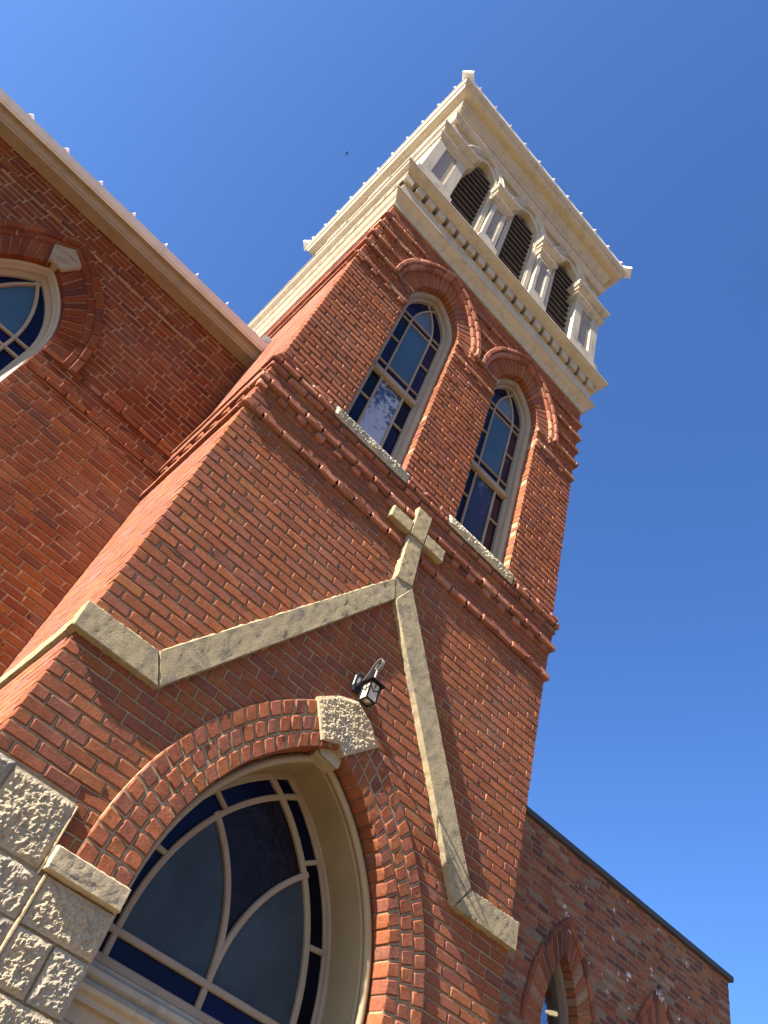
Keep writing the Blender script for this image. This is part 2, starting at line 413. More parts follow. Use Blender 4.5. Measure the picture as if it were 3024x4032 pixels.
def lerp_ring(mb, fr, A, B, n, df, db, mat, gap, tone=None, rows=1, **kw):
    """blocks between the inner arch A and the outer arch B, n per side"""
    for r in range(rows):
        m_ = n + r if rows > 1 else n
        pa, pb = A.pts(m_ * 4), B.pts(m_ * 4)
        f0, f1 = r / rows, (r + 1) / rows
        q = pa * (1 - f0) + pb * f0; o = pa * (1 - f1) + pb * f1
        C = []
        for k in range(2 * m_):
            i0, i1 = k * 4, k * 4 + 4
            a, b = q[i0].copy(), q[i1].copy(); c_, d_ = o[i1].copy(), o[i0].copy()
            du = (b - a) / max(np.linalg.norm(b - a), 1e-6) * gap / 2; do = (c_ - d_) / max(np.linalg.norm(c_ - d_), 1e-6) * gap / 2
            dv = (d_ - a) / max(np.linalg.norm(d_ - a), 1e-6) * (gap / 2 if rows > 1 else 0)
            C.append([b - du + dv, a + du + dv, d_ + do - dv, c_ - do - dv])
        C = np.array(C)
        # orientation: make bl,br,tr,tl counter-clockwise in (u,z)
        ar = np.cross(C[:, 1] - C[:, 0], C[:, 3] - C[:, 0]); C[ar < 0] = C[ar < 0][:, [1, 0, 3, 2]]
        hexes(mb, fr, C, df, db, mat, **kw)

def ring_sheet(mb, fr, A, B, n, d, mat):
    pa, pb = A.pts(n), B.pts(n)
    for i in range(2 * n):
        mb.add(fr.P([pa[i][0], pa[i + 1][0], pb[i + 1][0], pb[i][0]], [d] * 4, [pa[i][1], pa[i + 1][1], pb[i + 1][1], pb[i][1]]), [[3, 2, 1, 0]], mat)

def sweep_arch(mb, fr, base, prof, z0, mat, n=14, smooth=False):
    """prof: list of (inset from base curve, d). sweeps along jambs and arch"""
    rows = []
    for e, d in prof:
        p = base.inset(e).pts(n, z0); rows.append(fr.P(p[:, 0], np.full(len(p), d), p[:, 1]))
    m_ = len(rows[0]); V = np.concatenate(rows)
    F = [[j * m_ + i, j * m_ + i + 1, (j + 1) * m_ + i + 1, (j + 1) * m_ + i] for j in range(len(prof) - 1) for i in range(m_ - 1)]
    mb.add(V, [f[::-1] for f in F] if np.dot(np.cross(fr.U, [0, 0, 1.0]), fr.N) > 0 else F, mat, None, smooth)

def ribbon(mb, fr, pts, wd, d0, d1, mat):
    """flat bar following pts (u,z); width wd; from d0 (front) back to d1"""
    p = np.asarray(pts, float); t = np.gradient(p, axis=0); t /= np.linalg.norm(t, axis=1)[:, None]
    nn = np.c_[-t[:, 1], t[:, 0]] * wd / 2; a, b = p + nn, p - nn; k = len(p)
    ch = min(0.006, wd * 0.25)
    ai, bi = p + nn * (1 - 2 * ch / wd), p - nn * (1 - 2 * ch / wd)
    rows = [(a, d1), (a, d0 - ch), (ai, d0), (bi, d0), (b, d0 - ch), (b, d1)]
    V = np.concatenate([fr.P(q[:, 0], np.full(k, d), q[:, 1]) for q, d in rows])
    F = [[j * k + i, j * k + i + 1, (j + 1) * k + i + 1, (j + 1) * k + i] for j in range(5) for i in range(k - 1)]
    F += [[j * k for j in range(6)], [j * k + k - 1 for j in range(5, -1, -1)]]
    mb.add(V, F, mat)

def poly(mb, fr, pts, d, mat):
    p = np.asarray(pts, float)
    ar = np.sum(p[:, 0] * np.roll(p[:, 1], -1) - np.roll(p[:, 0], -1) * p[:, 1])
    if ar < 0: p = p[::-1]
    mb.add(fr.P(p[:, 0], np.full(len(p), d), p[:, 1]), [list(range(len(p)))], mat)

def sweep_rect(mb, x0, x1, y0, y1, prof, mat):
    """moulding profile (d outward, z) carried round a rectangle"""
    V = []
    for d, z in prof: V += [(x0 - d, y0 - d, z), (x1 + d, y0 - d, z), (x1 + d, y1 + d, z), (x0 - d, y1 + d, z)]
    F = [[j * 4 + i, j * 4 + (i + 1) % 4, (j + 1) * 4 + (i + 1) % 4, (j + 1) * 4 + i] for j in range(len(prof) - 1) for i in range(4)]
    mb.add(V, F, mat)

def rock(mb, fr, u0, u1, z0, z1, d, db, mat, amp=0.018, res=0.011, seed=0.0, draft=0.008, wob=0.003):
    """quarry-faced block: real relief, flat margins at the arris"""
    nu = max(int((u1 - u0) / res), 4); nz = max(int((z1 - z0) / res), 4)
    us = np.linspace(u0, u1, nu + 1); zs = np.linspace(z0, z1, nz + 1)
    V = []
    for i, z in enumerate(zs):
        for j, u in enumerate(us):
            e = min(u - u0, u1 - u, z - z0, z1 - z)
            f = min(max((e - draft * 0.3) / 0.022, 0.0), 1.0)
            v = Vector((u * 11 + seed * 7.3, seed * 3.1, z * 11))
            h = 0.4 + 0.7 * mnoise.noise(v * 0.8) + 0.7 * (0.5 - abs(mnoise.noise(v * 2.1))) + 0.45 * mnoise.noise(v * 5.2) + 0.42 * mnoise.noise(v * 9.6)
            dd = d + amp * f * h
            uu, zz = u, z
            if wob and (i in (0, nz) or j in (0, nu)):
                uu += wob * mnoise.noise(v * 3); zz += wob * mnoise.noise(v * 3.3 + Vector((9, 9, 9)))
            V.append((uu, dd, zz))
    V = np.array(V); A = fr.P(V[:, 0], V[:, 1], V[:, 2]); k = nu + 1
    fq = [[i * k + j, i * k + j + 1, (i + 1) * k + j + 1, (i + 1) * k + j] for i in range(nz) for j in range(nu)]
    ring = [j for j in range(k)] + [i * k + nu for i in range(1, nz + 1)] + [nz * k + j for j in range(nu - 1, -1, -1)] + [i * k for i in range(nz - 1, 0, -1)]
    R = len(ring); n0 = len(A)
    B = fr.P(V[ring, 0], np.full(R, db), V[ring, 2])
    sq = [[ring[(q + 1) % R], ring[q], n0 + q, n0 + (q + 1) % R] for q in range(R)]
    F = np.array(fq + sq)
    if np.dot(np.cross(fr.U, [0, 0, 1.0]), fr.N) < 0: F = F[:, ::-1]
    mb.add(np.concatenate([A, B]), F, mat, None, False)

# things -----------------------------------------------------------------------
def thing(name, label, cat, loc, group=None):
    o = bpy.data.objects.new(name, None); COL.objects.link(o); o.location = loc
    o.empty_display_size = 0.3
    o['label'] = label; o['category'] = cat
    if group: o['group'] = group
    return o
def lab(o, label): o['label'] = label; return o

# ================================================================== GROUND
g = MB(); G = 2500
g.quad((-G, -G, 0), (G, -G, 0), (G, G, 0), (-G, G, 0), M_GROUND)
o = g.build('ground'); o['kind'] = 'structure'

# ================================================================== BRICK TOWER
tower = thing('church_tower', 'tall square red brick church tower with cream belfry, pointed windows and a stone cross', 'tower', (XM, DEP / 2, 0))
PU, JT = 0.181, 0.0100

def rows_for(fr, u0, u1, z0, z1, p, par, ex, mb, mat, from_right=False, corner0=None, corner1=None, db=-0.05, pu=PU, jamb=-0.13, mort=M_MORT, rec=0.006, hole=None, hex_kw=None):
    """one brick course on one face. corner0/1: depth of the return at the ends (the brick shows its side there)"""
    L = pu - JT; Hd = pu / 2 - JT
    cuts = []
    u = u0; first = True
    k = 0
    seq = []
    start = Hd if par else L
    if corner0 is None: start = rng.uniform(0.3, 1.0) * L
    while u < u1 - 0.02:
        ln = start if k == 0 else L * rng.uniform(0.97, 1.03)
        e = min(u + ln, u1)
        if u1 - e < 0.05: e = u1
        seq.append([u, e]); u = e + JT; k += 1
    if from_right: seq = [[u0 + u1 - b, u0 + u1 - a] for a, b in seq][::-1]
    exz = ex((z0 + z1) / 2) if ex else []
    C, dbs = [], []
    for i, (a, b) in enumerate(seq):
        for p0, p1 in minus(a, b, exz):
            if p1 - p0 < 0.018: continue
            dbk = db + p
            if abs(p0 - a) > 1e-6 or abs(p1 - b) > 1e-6: dbk = jamb
            for (e0, e1) in exz:
                if abs(p0 - e1) < 0.012 or abs(p1 - e0) < 0.012: dbk = jamb
            if i == 0 and corner0 is not None: dbk = p - corner0
            if i == len(seq) - 1 and corner1 is not None: dbk = p - corner1
            C.append([[p0, z0 + JT / 2], [p1, z0 + JT / 2], [p1, z1 - JT / 2], [p0, z1 - JT / 2]]); dbs.append(dbk)
    if C: hexes(mb, fr, np.array(C), p, np.array(dbs), mat, **(hex_kw or {}))
    nsub = 3 if ex else 1
    for s_ in range(nsub):
        za, zb = z0 + (z1 - z0) * s_ / nsub, z0 + (z1 - z0) * (s_ + 1) / nsub
        iv = minus(u0 + 0.004, u1 - 0.004, ex((za + zb) / 2) if ex else [])
        strip(mb, fr, iv, za, zb, p - rec, mort)

SIDE_KW = dict(nu=5, nz=4, ch=0.0025, jit=0.001, nd=0.0003, tilt=0.0006)
def course(mb, z0, z1, p, par, ex=None, faces='FLR', hex_kw=None, rec=0.008, mort=M_MORT, bm=None):
    L = PU - JT; Hd = PU / 2 - JT
    cl, cr = (L, Hd) if par else (Hd, L)
    # front owns the corner bricks
    rows_for(FRONT, XL - p, XR + p, z0, z1, p, par, ex, mb, bm or M_BRICK, corner0=cl, corner1=0.09, hex_kw=hex_kw, rec=rec, mort=mort)
    side = (L if par else Hd) + JT
    if 'L' in faces:
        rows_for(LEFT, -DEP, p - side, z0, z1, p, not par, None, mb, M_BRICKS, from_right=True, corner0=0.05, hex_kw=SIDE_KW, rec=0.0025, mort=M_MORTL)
    if 'R' in faces:
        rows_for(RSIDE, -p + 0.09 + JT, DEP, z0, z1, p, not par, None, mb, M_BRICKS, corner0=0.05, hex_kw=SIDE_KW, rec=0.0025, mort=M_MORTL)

# openings
A_in = Arch(2.1415, 0.788, 2.785, 1.255)          # entrance arch, brick intrados
A_out = A_in.inset(-0.292)
WIN = [Arch(1.505, 0.345, 8.87, 0.590), Arch(2.822, 0.345, 8.87, 0.590)]
WRING = [Arch(a.c, 0.535, 8.87, 0.885) for a in WIN]
WHOOD = [Arch(a.c, 0.640, 8.87, 1.010) for a in WIN]
WCUT = [Arch(a.c, 0.575, 8.87, 0.935) for a in WIN]
def ex_low(z):
    r = []
    if z < 2.785: r.append((0.40, XM + (XM - 0.40)) if z > 2.66 and False else (2.1415 - 0.788, 2.1415 + 0.788))
    else:
        ww = A_out.inset(0.035).w(z)
        if ww > 0: r.append((2.1415 - ww, 2.1415 + ww))
    if z < 2.665: r.append((XL - 0.1, 1.36)); r.append((2.92, XR + 0.1))
    elif z < 2.98: r.append((XL - 0.1, 0.955)); r.append((3.328, XR + 0.1))
    return r
def ex_up(z):
    r = []
    for a, cut in zip(WIN, WCUT):
        if z < 8.87: r.append((a.c - a.h, a.c + a.h))
        elif cut.w(z) > 0: r.append((a.c - cut.w(z), a.c + cut.w(z)))
    return r

lw = MB()
PZ = 0.0683
z = 5.80; par = 0; zz = []
while z > 2.66: zz.append(z); z -= PZ
zz = zz[::-1]
for i, z1 in enumerate(zz):
    z0 = z1 - PZ
    course(lw, z0, z1, 0.0, i % 2, ex_low)
lw.build('lower_wall', tower)

def ex_sill(z): return [(a.c - 0.44, a.c + 0.39) for a in WIN]
# corbelled belt between the storeys
bl = MB(); rk = dict(nu=7, ch=0.011, jit=0.003, nd=0.0015, tilt=0.003, wob=0.002)
zb = [5.80, 5.868, 5.935, 6.0, 6.062, 6.124, 6.192, 6.258, 6.322, 6.386, 6.452, 6.516]
pb = [0.032, 0.004, 0.004, 0.006, 0.008, 0.045, 0.013, 0.014, 0.034, 0.052, 0.043]
for i, p in enumerate(pb):
    kw = rk if p > 0.02 else None
    if i == 10:
        course(bl, zb[i], zb[i + 1], p, i % 2, ex_sill, hex_kw=dict(nu=7, ch=0.022, jit=0.004, nd=0.002, tilt=0.003, wob=0.003), rec=0.02, mort=M_MORTU, bm=M_BRICKB)
    else: course(bl, zb[i], zb[i + 1], p, i % 2, ex_sill if i == 9 else None, hex_kw=kw, rec=0.016 if p > 0.02 else 0.008, mort=M_MORTU, bm=M_BRICKB if p > 0.02 else None)
    if p > 0.02:      # mortar bed behind the projecting course
        sweep_rect(bl, XL, XR, 0, DEP, [(0.0, zb[i] + 0.010), (p - 0.016, zb[i] + 0.010), (p - 0.016, zb[i + 1] - 0.010), (0.0, zb[i + 1] - 0.006)], M_MORTU)
# little dentil bricks under the second ledge
C = [[[u, 6.058], [u + 0.085, 6.058], [u + 0.085, 6.122], [u, 6.122]] for u in np.arange(XL - 0.02, XR - 0.04, 0.189)]
hexes(bl, FRONT, C, 0.030, -0.02, M_BRICKB, ch=0.009, jit=0.004, tilt=0.003)
C = [[[u, 6.058], [u + 0.085, 6.058], [u + 0.085, 6.122], [u, 6.122]] for u in np.arange(-DEP, -0.1, 0.189)]
hexes(bl, LEFT, C, 0.029, -0.02, M_BRICK, ch=0.009, jit=0.004, tilt=0.003)
bl.build('belt_course', tower)

uw = MB()
zt = [6.516]
while zt[-1] < 9.93: zt.append(zt[-1] + 0.0665)
pz = (9.975 - 6.516) / (len(zt) - 1)
zt = [6.516 + pz * i for i in range(len(zt))]
ledge = {}
for target, p in ((8.59, 0.020), (8.855, 0.040), (9.12, 0.030), (9.387, 0.030), (9.653, 0.030)):
    k = int(np.argmin([abs((a + b) / 2 - target) for a, b in zip(zt[:-1], zt[1:])])); ledge[k] = p
for i in range(len(zt) - 1):
    p = ledge.get(i, 0.0)
    ex = ex_up
    if p and zt[i] > 8.9:
        def ex(z, base=ex_up): return [(a.c - h.w(z), a.c + h.w(z)) for a, h in zip(WIN, WHOOD) if h.w(z) > 0]
    kw = dict(nu=6, ch=0.010, jit=0.003, nd=0.0014, tilt=0.003, wob=0.002) if p else None
    course(uw, zt[i], zt[i + 1], p, i % 2, ex, hex_kw=kw or dict(ch=0.0075, jit=0.0016, nd=0.001, tilt=0.0018, wob=0.0012), rec=0.011, mort=M_MORTU, bm=M_BRICKB if p else None)
    if (i + 1) in ledge and ledge[i + 1] <= 0.040 and zt[i] < 8.85:      # corbel bricks below the two lower ledges
        ivs = minus(XL, XR, ex_up(zt[i] + 0.03))
        C = []
        for a, b in ivs:
            n_ = int((b - a) / 0.189)
            for q in range(n_ + 1):
                u = a + q * 0.189
                if u + 0.085 <= b + 0.001: C.append([[u, zt[i] + 0.006], [u + 0.085, zt[i] + 0.006], [u + 0.085, zt[i + 1] - 0.002], [u, zt[i + 1] - 0.002]])
        hexes(uw, FRONT, C, 0.016, -0.02, M_BRICK, ch=0.008, jit=0.003, tilt=0.002)
# jamb returns behind the brick ends
for a in WIN:
    for sgn in (-1, 1):
        u = a.c + sgn * (a.h + 0.004)
        q = FRONT.P([u] * 4, [-0.005, -0.14, -0.14, -0.005], [6.5, 6.5, 8.9, 8.9]); uw.add(q, [[0, 1, 2, 3]] if sgn > 0 else [[3, 2, 1, 0]], M_MORT)
# back wall and a dark lining so that no light leaks through the tower
uw.box(XL + 0.06, XR - 0.06, DEP - 0.05, DEP, 0.0, 9.97, M_BRICK)
uw.build('upper_wall', tower)

# entrance arch ----------------------------------------------------------------
ar = MB()
lerp_ring(ar, FRONT, A_in, A_out, 20, 0.020, -0.125, M_BRICK, 0.010, rows=3, nu=5, nz=5, ch=0.008, jit=0.0016, nd=0.0010, tilt=0.0010, wob=0.0012)
ring_sheet(ar, FRONT, A_in.inset(-0.010), A_out.inset(0.004), 30, 0.013, M_MORT)
sweep_arch(ar, FRONT, A_out, [(0.0, -0.02), (0.004, 0.012)], 2.785, M_MORT, 30)
sweep_arch(ar, FRONT, A_in, [(-0.011, 0.012), (-0.011, -0.13)], 2.785, M_MORT, 30)
ar.build('entrance_arch', tower)

# rough keystone: shield between the two limbs of the arch, a smaller piece hanging below
ks = MB()
def rock_poly(mb, fr, pts, d, db, mat, amp, seed, res=0.006):
    p = np.array(pts, float); mn, mx = p.min(0), p.max(0)
    k = len(p)
    def edge_dist(x, y):
        best = 9; inside = True
        for i in range(k):
            a, b = p[i], p[(i + 1) % k]; e = b - a; L = np.hypot(*e)
            s = (e[0] * (y - a[1]) - e[1] * (x - a[0])) / L
            best = min(best, s)
        return best
    nu, nz = int((mx[0] - mn[0]) / res) + 1, int((mx[1] - mn[1]) / res) + 1
    c = p.mean(0)
    # radial grid that follows the outline exactly
    per = []
    for i in range(k):
        a, b = p[i], p[(i + 1) % k]; n_ = max(int(np.hypot(*(b - a)) / res), 2)
        for q in range(n_): per.append(a + (b - a) * q / n_)
    per = np.array(per); R = len(per); nr = 30
    V = []; 
    for r in range(nr + 1):
        f = 1 - r / nr * 0.97
        for q in range(R):
            x, y = c + (per[q] - c) * f
            v = Vector((x * 11 + seed, seed, y * 11))
            e = (1 - f) / 0.12; ff = min(e, 1)
            h = 0.5 + 0.6 * mnoise.noise(v * 0.8) + 0.6 * (0.5 - abs(mnoise.noise(v * 2.2))) + 0.4 * mnoise.noise(v * 5.3) + 0.45 * mnoise.noise(v * 9.8)
            V.append((x, d + amp * ff * h, y))
    V = np.array(V); A = fr.P(V[:, 0], V[:, 1], V[:, 2])
    F = [[r * R + q, r * R + (q + 1) % R, (r + 1) * R + (q + 1) % R, (r + 1) * R + q] for r in range(nr) for q in range(R)]
    F.append([nr * R + q for q in range(R)])
    B = fr.P(per[:, 0], np.full(R, db), per[:, 1]); n0 = len(A)
    F += [[(q + 1) % R, q, n0 + q, n0 + (q + 1) % R] for q in range(R)]
    mb.add(np.concatenate([A, B]), F, mat)
rock_poly(ks, FRONT, [(1.868, 4.235), (1.998, 4.012), (2.118, 4.060), (2.180, 4.012), (2.392, 4.215), (2.290, 4.318), (2.150, 4.392), (2.010, 4.340)], 0.036, -0.12, M_ROCK, 0.011, 3.7)
ks.add(*[FRONT.P([2.0, 2.12, 2.21, 2.2, 2.06], [-0.02] * 5, [4.02, 4.075, 4.03, 3.95, 3.965]), [[4, 3, 2, 1, 0]]], M_ROCK)
rock(ks, FRONT, 2.03, 2.20, 3.955, 4.06, -0.045, -0.14, M_ROCK, 0.008, 0.010, 5.2)
lab(ks.build('keystone', tower), 'rough tan keystone at the point of the entrance arch')

# imposts and rock-faced jamb stones, both sides of the doorway
imp = None
for sgn in (1, -1):
    def X(a, b): return (a, b) if sgn > 0 else (2 * XM - b, 2 * XM - a)
    k = MB(); a, b = X(0.966, 1.354)
    hexes(k, FRONT, [[[a, 2.684], [b, 2.684], [b, 2.786], [a, 2.786]]], 0.060, -0.14, M_IMP, nu=26, nz=8, ch=0.006, jit=0.0, nd=0.0012, tilt=0.0, wob=0.001)
    k.build('impost', tower)
    sd_ = 0
    for (u0, u1, z0, z1, d) in ((0.632, 0.953, 2.676, 2.974, 0.012), (XL - 0.02, 0.618, 2.676, 2.985, 0.012),
                                (1.004, 1.354, 2.482, 2.672, 0.018), (XL - 0.02, 0.984, 2.482, 2.662, 0.012),
                                (1.004, 1.172, 2.262, 2.470, 0.018), (1.186, 1.354, 2.262, 2.470, 0.016), (XL - 0.02, 0.984, 2.262, 2.470, 0.012),
                                (1.004, 1.354, 2.02, 2.250, 0.018), (XL - 0.02, 0.984, 2.02, 2.250, 0.012),
                                (XL - 0.02, 0.70, 1.50, 2.008, 0.014), (0.714, 1.354, 1.50, 2.008, 0.016),
                                (XL - 0.02, 1.0, 0.98, 1.488, 0.014), (1.014, 1.354, 0.98, 1.488, 0.016),
                                (XL - 0.02, 0.70, 0.0, 0.968, 0.014), (0.714, 1.354, 0.0, 0.968, 0.016)):
        a, b = X(u0, u1); k = MB(); sd_ += 1
        rock(k, FRONT, a, b, z0, z1, d, -0.30, M_ROCK, 0.013, 0.006 if z0 > 1.9 else 0.03, sd_ * 1.7 + (20 if sgn < 0 else 0))
        k.build('jamb_stone', tower)
    k = MB()      # raised mortar ribs between the stones
    a, b = X(XL - 0.01, 1.352)
    k.add(FRONT.P([a, b, b, a], [0.006] * 4, [0, 0, 2.68, 2.68]), [[0, 1, 2, 3]], M_MORT)
    a, b = X(XL - 0.01, 0.956)
    k.add(FRONT.P([a, b, b, a], [0.005] * 4, [2.66, 2.66, 2.98, 2.98]), [[0, 1, 2, 3]], M_MORT)
    a, b = X(0.985, 1.003)
    hexes(k, FRONT, [[[a, 0.0], [b, 0.0], [b, 2.68], [a, 2.68]]], 0.026, 0.0, M_MORT, nu=4, nz=40, ch=0.006, jit=0, nd=0.001)
    a, b = X(0.954, 0.966)
    hexes(k, FRONT, [[[a, 2.66], [b, 2.66], [b, 2.97], [a, 2.97]]], 0.020, 0.0, M_MORT, nu=4, nz=12, ch=0.005, jit=0, nd=0.001)
    k.build('mortar_joint', tower)
# stone base on the side of the tower
k = MB()
for i, (z0, z1) in enumerate(((2.676, 2.985), (2.482, 2.662), (2.262, 2.47), (2.02, 2.25), (1.5, 2.008), (0.98, 1.488), (0, 0.968))):
    u = -DEP
    while u < -0.02:
        e = min(u + 0.42 + 0.13 * ((i * 37 + int(-u * 10)) % 4), 0.0); e = 0.0 if -e < 0.2 else e
        rock(k, LEFT, u, e - 0.012, z0, z1, 0.008, -0.1, M_ROCK, 0.024, 0.03, i * 2.1 + u); u = e
k.add(LEFT.P([-DEP, 0, 0, -DEP], [0.004] * 4, [0, 0, 2.98, 2.98]), [[0, 1, 2, 3]], M_MORT)
k.build('stone_base', tower)
k = MB()
for i, (z0, z1) in enumerate(((2.676, 2.985), (2.262, 2.662), (1.5, 2.25), (0, 1.488))):
    for q in range(4): rock(k, RSIDE, 0.02 + q * 0.82, 0.82 + q * 0.82, z0, z1, 0.008, -0.1, M_ROCK, 0.024, 0.04, i * 3.1 + q)
k.build('stone_base', tower)

# gable of dressed stone and the cross ------------------------------------------
PB = 0.046
def stone_piece(mb, quads, d, db=-0.03, nu=30, nz=10):
    hexes(mb, FRONT, np.array(quads), d, db, M_SAND, nu=nu, nz=nz, ch=0.007, jit=0.0, nd=0.0009, tilt=0.0, wob=0.0026)
gb = MB()
stone_piece(gb, [[(0.450, 3.657), (0.989, 3.653), (0.887, 3.826), (0.444, 3.822)]], PB)
stone_piece(gb, [[(0.992, 3.655), (2.143, 5.296), (2.092, 5.474), (0.890, 3.829)]], PB - 0.001, nu=80)
stone_piece(gb, [[(2.148, 5.300), (3.255, 3.652), (3.360, 3.812), (2.254, 5.508)]], PB + 0.001, nu=80)
stone_piece(gb, [[(3.258, 3.648), (3.826, 3.648), (3.824, 3.826), (3.364, 3.812)]], PB)
gb.add(FRONT.P([2.142, 2.2555, 2.17, 2.0905], [PB - 0.003] * 4, [5.295, 5.511, 5.52, 5.475]), [[0, 1, 2, 3]], M_SAND)
# returns of the kneelers round the corners, then a thinner string course
sweep_p = [(-0.02, 3.660), (0.040, 3.660), (0.044, 3.82), (-0.02, 3.822)]
for fr_, s0, s1 in ((LEFT, -0.10, PB - 0.004), (RSIDE, -PB + 0.004, 0.10)):
    hexes(gb, fr_, [[[s0, 3.659], [s1, 3.659], [s1, 3.820], [s0, 3.820]]], 0.036 if fr_ is LEFT else 0.028, -0.03, M_SAND, nu=10, nz=8, ch=0.005, jit=0, nd=0.001, tilt=0)
hexes(gb, LEFT, [[[-DEP, 3.700], [-0.104, 3.700], [-0.104, 3.815], [-DEP, 3.815]]], 0.026, -0.03, M_SAND, nu=40, nz=6, ch=0.006, jit=0, nd=0.002, tilt=0)
hexes(gb, RSIDE, [[[0.104, 3.700], [DEP, 3.700], [DEP, 3.815], [0.104, 3.815]]], 0.022, -0.03, M_SAND, nu=40, nz=6, ch=0.006, jit=0, nd=0.002, tilt=0)
gb.build('stone_gable', tower)
cr = MB()
PC = 0.062
stone_piece(cr, [[(2.092, 5.478), (2.252, 5.511), (2.220, 5.944), (2.068, 5.944)]], PB + 0.004, nu=10, nz=26)
stone_piece(cr, [[(2.068, 5.946), (2.220, 5.946), (2.218, 6.268), (2.066, 6.268)]], PC, nu=10, nz=20)
stone_piece(cr, [[(1.853, 5.946), (2.066, 5.946), (2.066, 6.073), (1.853, 6.073)], [(2.222, 5.946), (2.436, 5.946), (2.432, 6.076), (2.221, 6.076)]], PC - 0.001, nu=14, nz=9)
lab(cr.build('stone_cross', tower), 'plain tan stone cross above the stone gable')

# entrance fanlight -------------------------------------------------------------
rv = MB()
# rounded bead, then the deep splayed lining
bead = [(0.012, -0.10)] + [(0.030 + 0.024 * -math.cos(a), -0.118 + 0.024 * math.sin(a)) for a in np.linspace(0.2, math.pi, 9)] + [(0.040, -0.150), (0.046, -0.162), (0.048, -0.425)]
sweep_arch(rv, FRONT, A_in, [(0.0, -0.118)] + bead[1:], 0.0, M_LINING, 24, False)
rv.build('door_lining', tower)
F_out = Arch(2.1415, 0.735, 2.785, 1.215)
fan = MB(); DG = -0.455
sweep_arch(fan, FRONT, F_out, [(-0.03, -0.42), (0.0, -0.42), (0.010, -0.432), (0.034, -0.432), (0.040, -0.440), (0.040, DG)], 2.62, M_FRAME, 20)
I_arc = Arch(2.1415, 0.575, 2.775, 1.058)
def arc_full(A, side, n=26, over=0.14):
    am = math.atan2(A.rise, A.off)
    ang = np.linspace(0, am + over, n)
    u = A.c + A.off - A.R * np.cos(ang)
    if side > 0: u = 2 * A.c - u
    return np.c_[u, A.zs + A.R * np.sin(ang)]
BW = 0.036; D0, D1 = -0.428, DG - 0.004
for sgn in (-1, 1):
    p = np.concatenate([[[2.1415 + sgn * 0.575, 2.645]], arc_full(I_arc, sgn, over=0.135)])
    ribbon(fan, FRONT, p, BW, D0 + (0.0 if sgn < 0 else 0.002), D1, M_FRAME)
    ang = np.linspace(0, 0.90, 22)                        # intersecting tracery
    cu = 2.1415 + sgn * 0.940; p = np.c_[cu - sgn * 0.940 * np.cos(ang), 2.79 + 0.940 * np.sin(ang)]
    p = np.concatenate([[[2.1415 + sgn * 0.0, 2.745]], p])
    ribbon(fan, FRONT, p, BW, D0 + 0.001 + (0.0 if sgn < 0 else 0.002), D1, M_FRAME)
    for z_, du, dz in ((3.565, 0.085, 0.075), (3.187, 0.12, 0.020)):
        u_ = I_arc.w(z_); ribbon(fan, FRONT, [(2.1415 + sgn * u_, z_), (2.1415 + sgn * (u_ + du + 0.035), z_ + dz)], 0.030, D0 - 0.003, D1, M_FRAME)
ribbon(fan, FRONT, [(1.45, 2.763), (2.83, 2.763)], BW, D0 + 0.004, D1, M_FRAME)
ribbon(fan, FRONT, [(2.1415, 2.763), (2.1415, 2.63)], BW, D0 - 0.002, D1, M_FRAME)
ribbon(fan, FRONT, [(1.40, 2.628), (2.88, 2.628)], 0.045, D0 + 0.005, D1, M_FRAME)
fan_o = fan.build('fanlight', tower)
gl = MB()
p = F_out.inset(0.02).pts(20, 2.62); poly(gl, FRONT, p, DG, G_NAVY)
p = I_arc.pts(20, 2.763); poly(gl, FRONT, p, DG + 0.002, G_AMBER)
for sgn in (-1, 1):
    # lancet: outer arc up to the crossing, then back down the tracery curve
    oa = arc_full(I_arc, sgn, 60, 0.0)
    ta = np.linspace(0, 1.2, 80); tr = np.c_[(2.1415 + sgn * 0.94) - sgn * 0.94 * np.cos(ta), 2.79 + 0.94 * np.sin(ta)]
    dist = np.linalg.norm(oa[:, None] - tr[None], axis=2); i, j = np.unravel_index(dist.argmin(), dist.shape)
    p = np.concatenate([[[2.1415 + sgn * 0.575, 2.763]], oa[:i + 1], tr[:j][::-1], [[2.1415, 2.763]]])
    poly(gl, FRONT, p, DG + 0.004, G_SLATE)
# a few border panes are darker than the navy
for pts in ([(1.45, 2.64), (2.13, 2.64), (2.13, 2.75), (1.45, 2.75)],):
    poly(gl, FRONT, pts, DG + 0.003, G_NAVY)
poly(gl, FRONT, [(2.15, 2.64), (2.84, 2.64), (2.84, 2.75), (2.15, 2.75)], DG + 0.003, G_BLUE)
bord = F_out.inset(0.035); ib = I_arc
for za, zb_ in ((2.64, 3.18), (3.21, 3.60)):
    zs_ = np.linspace(za, zb_, 10)
    poly(gl, FRONT, [(2.1415 + ib.w(q), q) for q in zs_] + [(2.1415 + bord.w(q), q) for q in zs_[::-1]], DG + 0.0025, G_BLACK)
gl.build('stained_glass', fan_o)
tr_ = MB()
prof = [(-0.455, 2.610), (-0.42, 2.606), (-0.415, 2.590), (-0.39, 2.585), (-0.372, 2.570), (-0.368, 2.545), (-0.385, 2.528), (-0.352, 2.512),
        (-0.335, 2.490), (-0.34, 2.470), (-0.362, 2.455), (-0.362, 2.430), (-0.405, 2.425), (-0.405, 2.355), (-0.395, 2.345), (-0.395, 2.315), (-0.43, 2.305), (-0.43, 2.20)]
V = np.concatenate([FRONT.P([1.39, 2.895], [d, d], [z_, z_]) for d, z_ in prof])
tr_.add(V, [[2 * i + 2, 2 * i + 3, 2 * i + 1, 2 * i] for i in range(len(prof) - 1)], M_CREAM)
tr_.build('transom', tower)
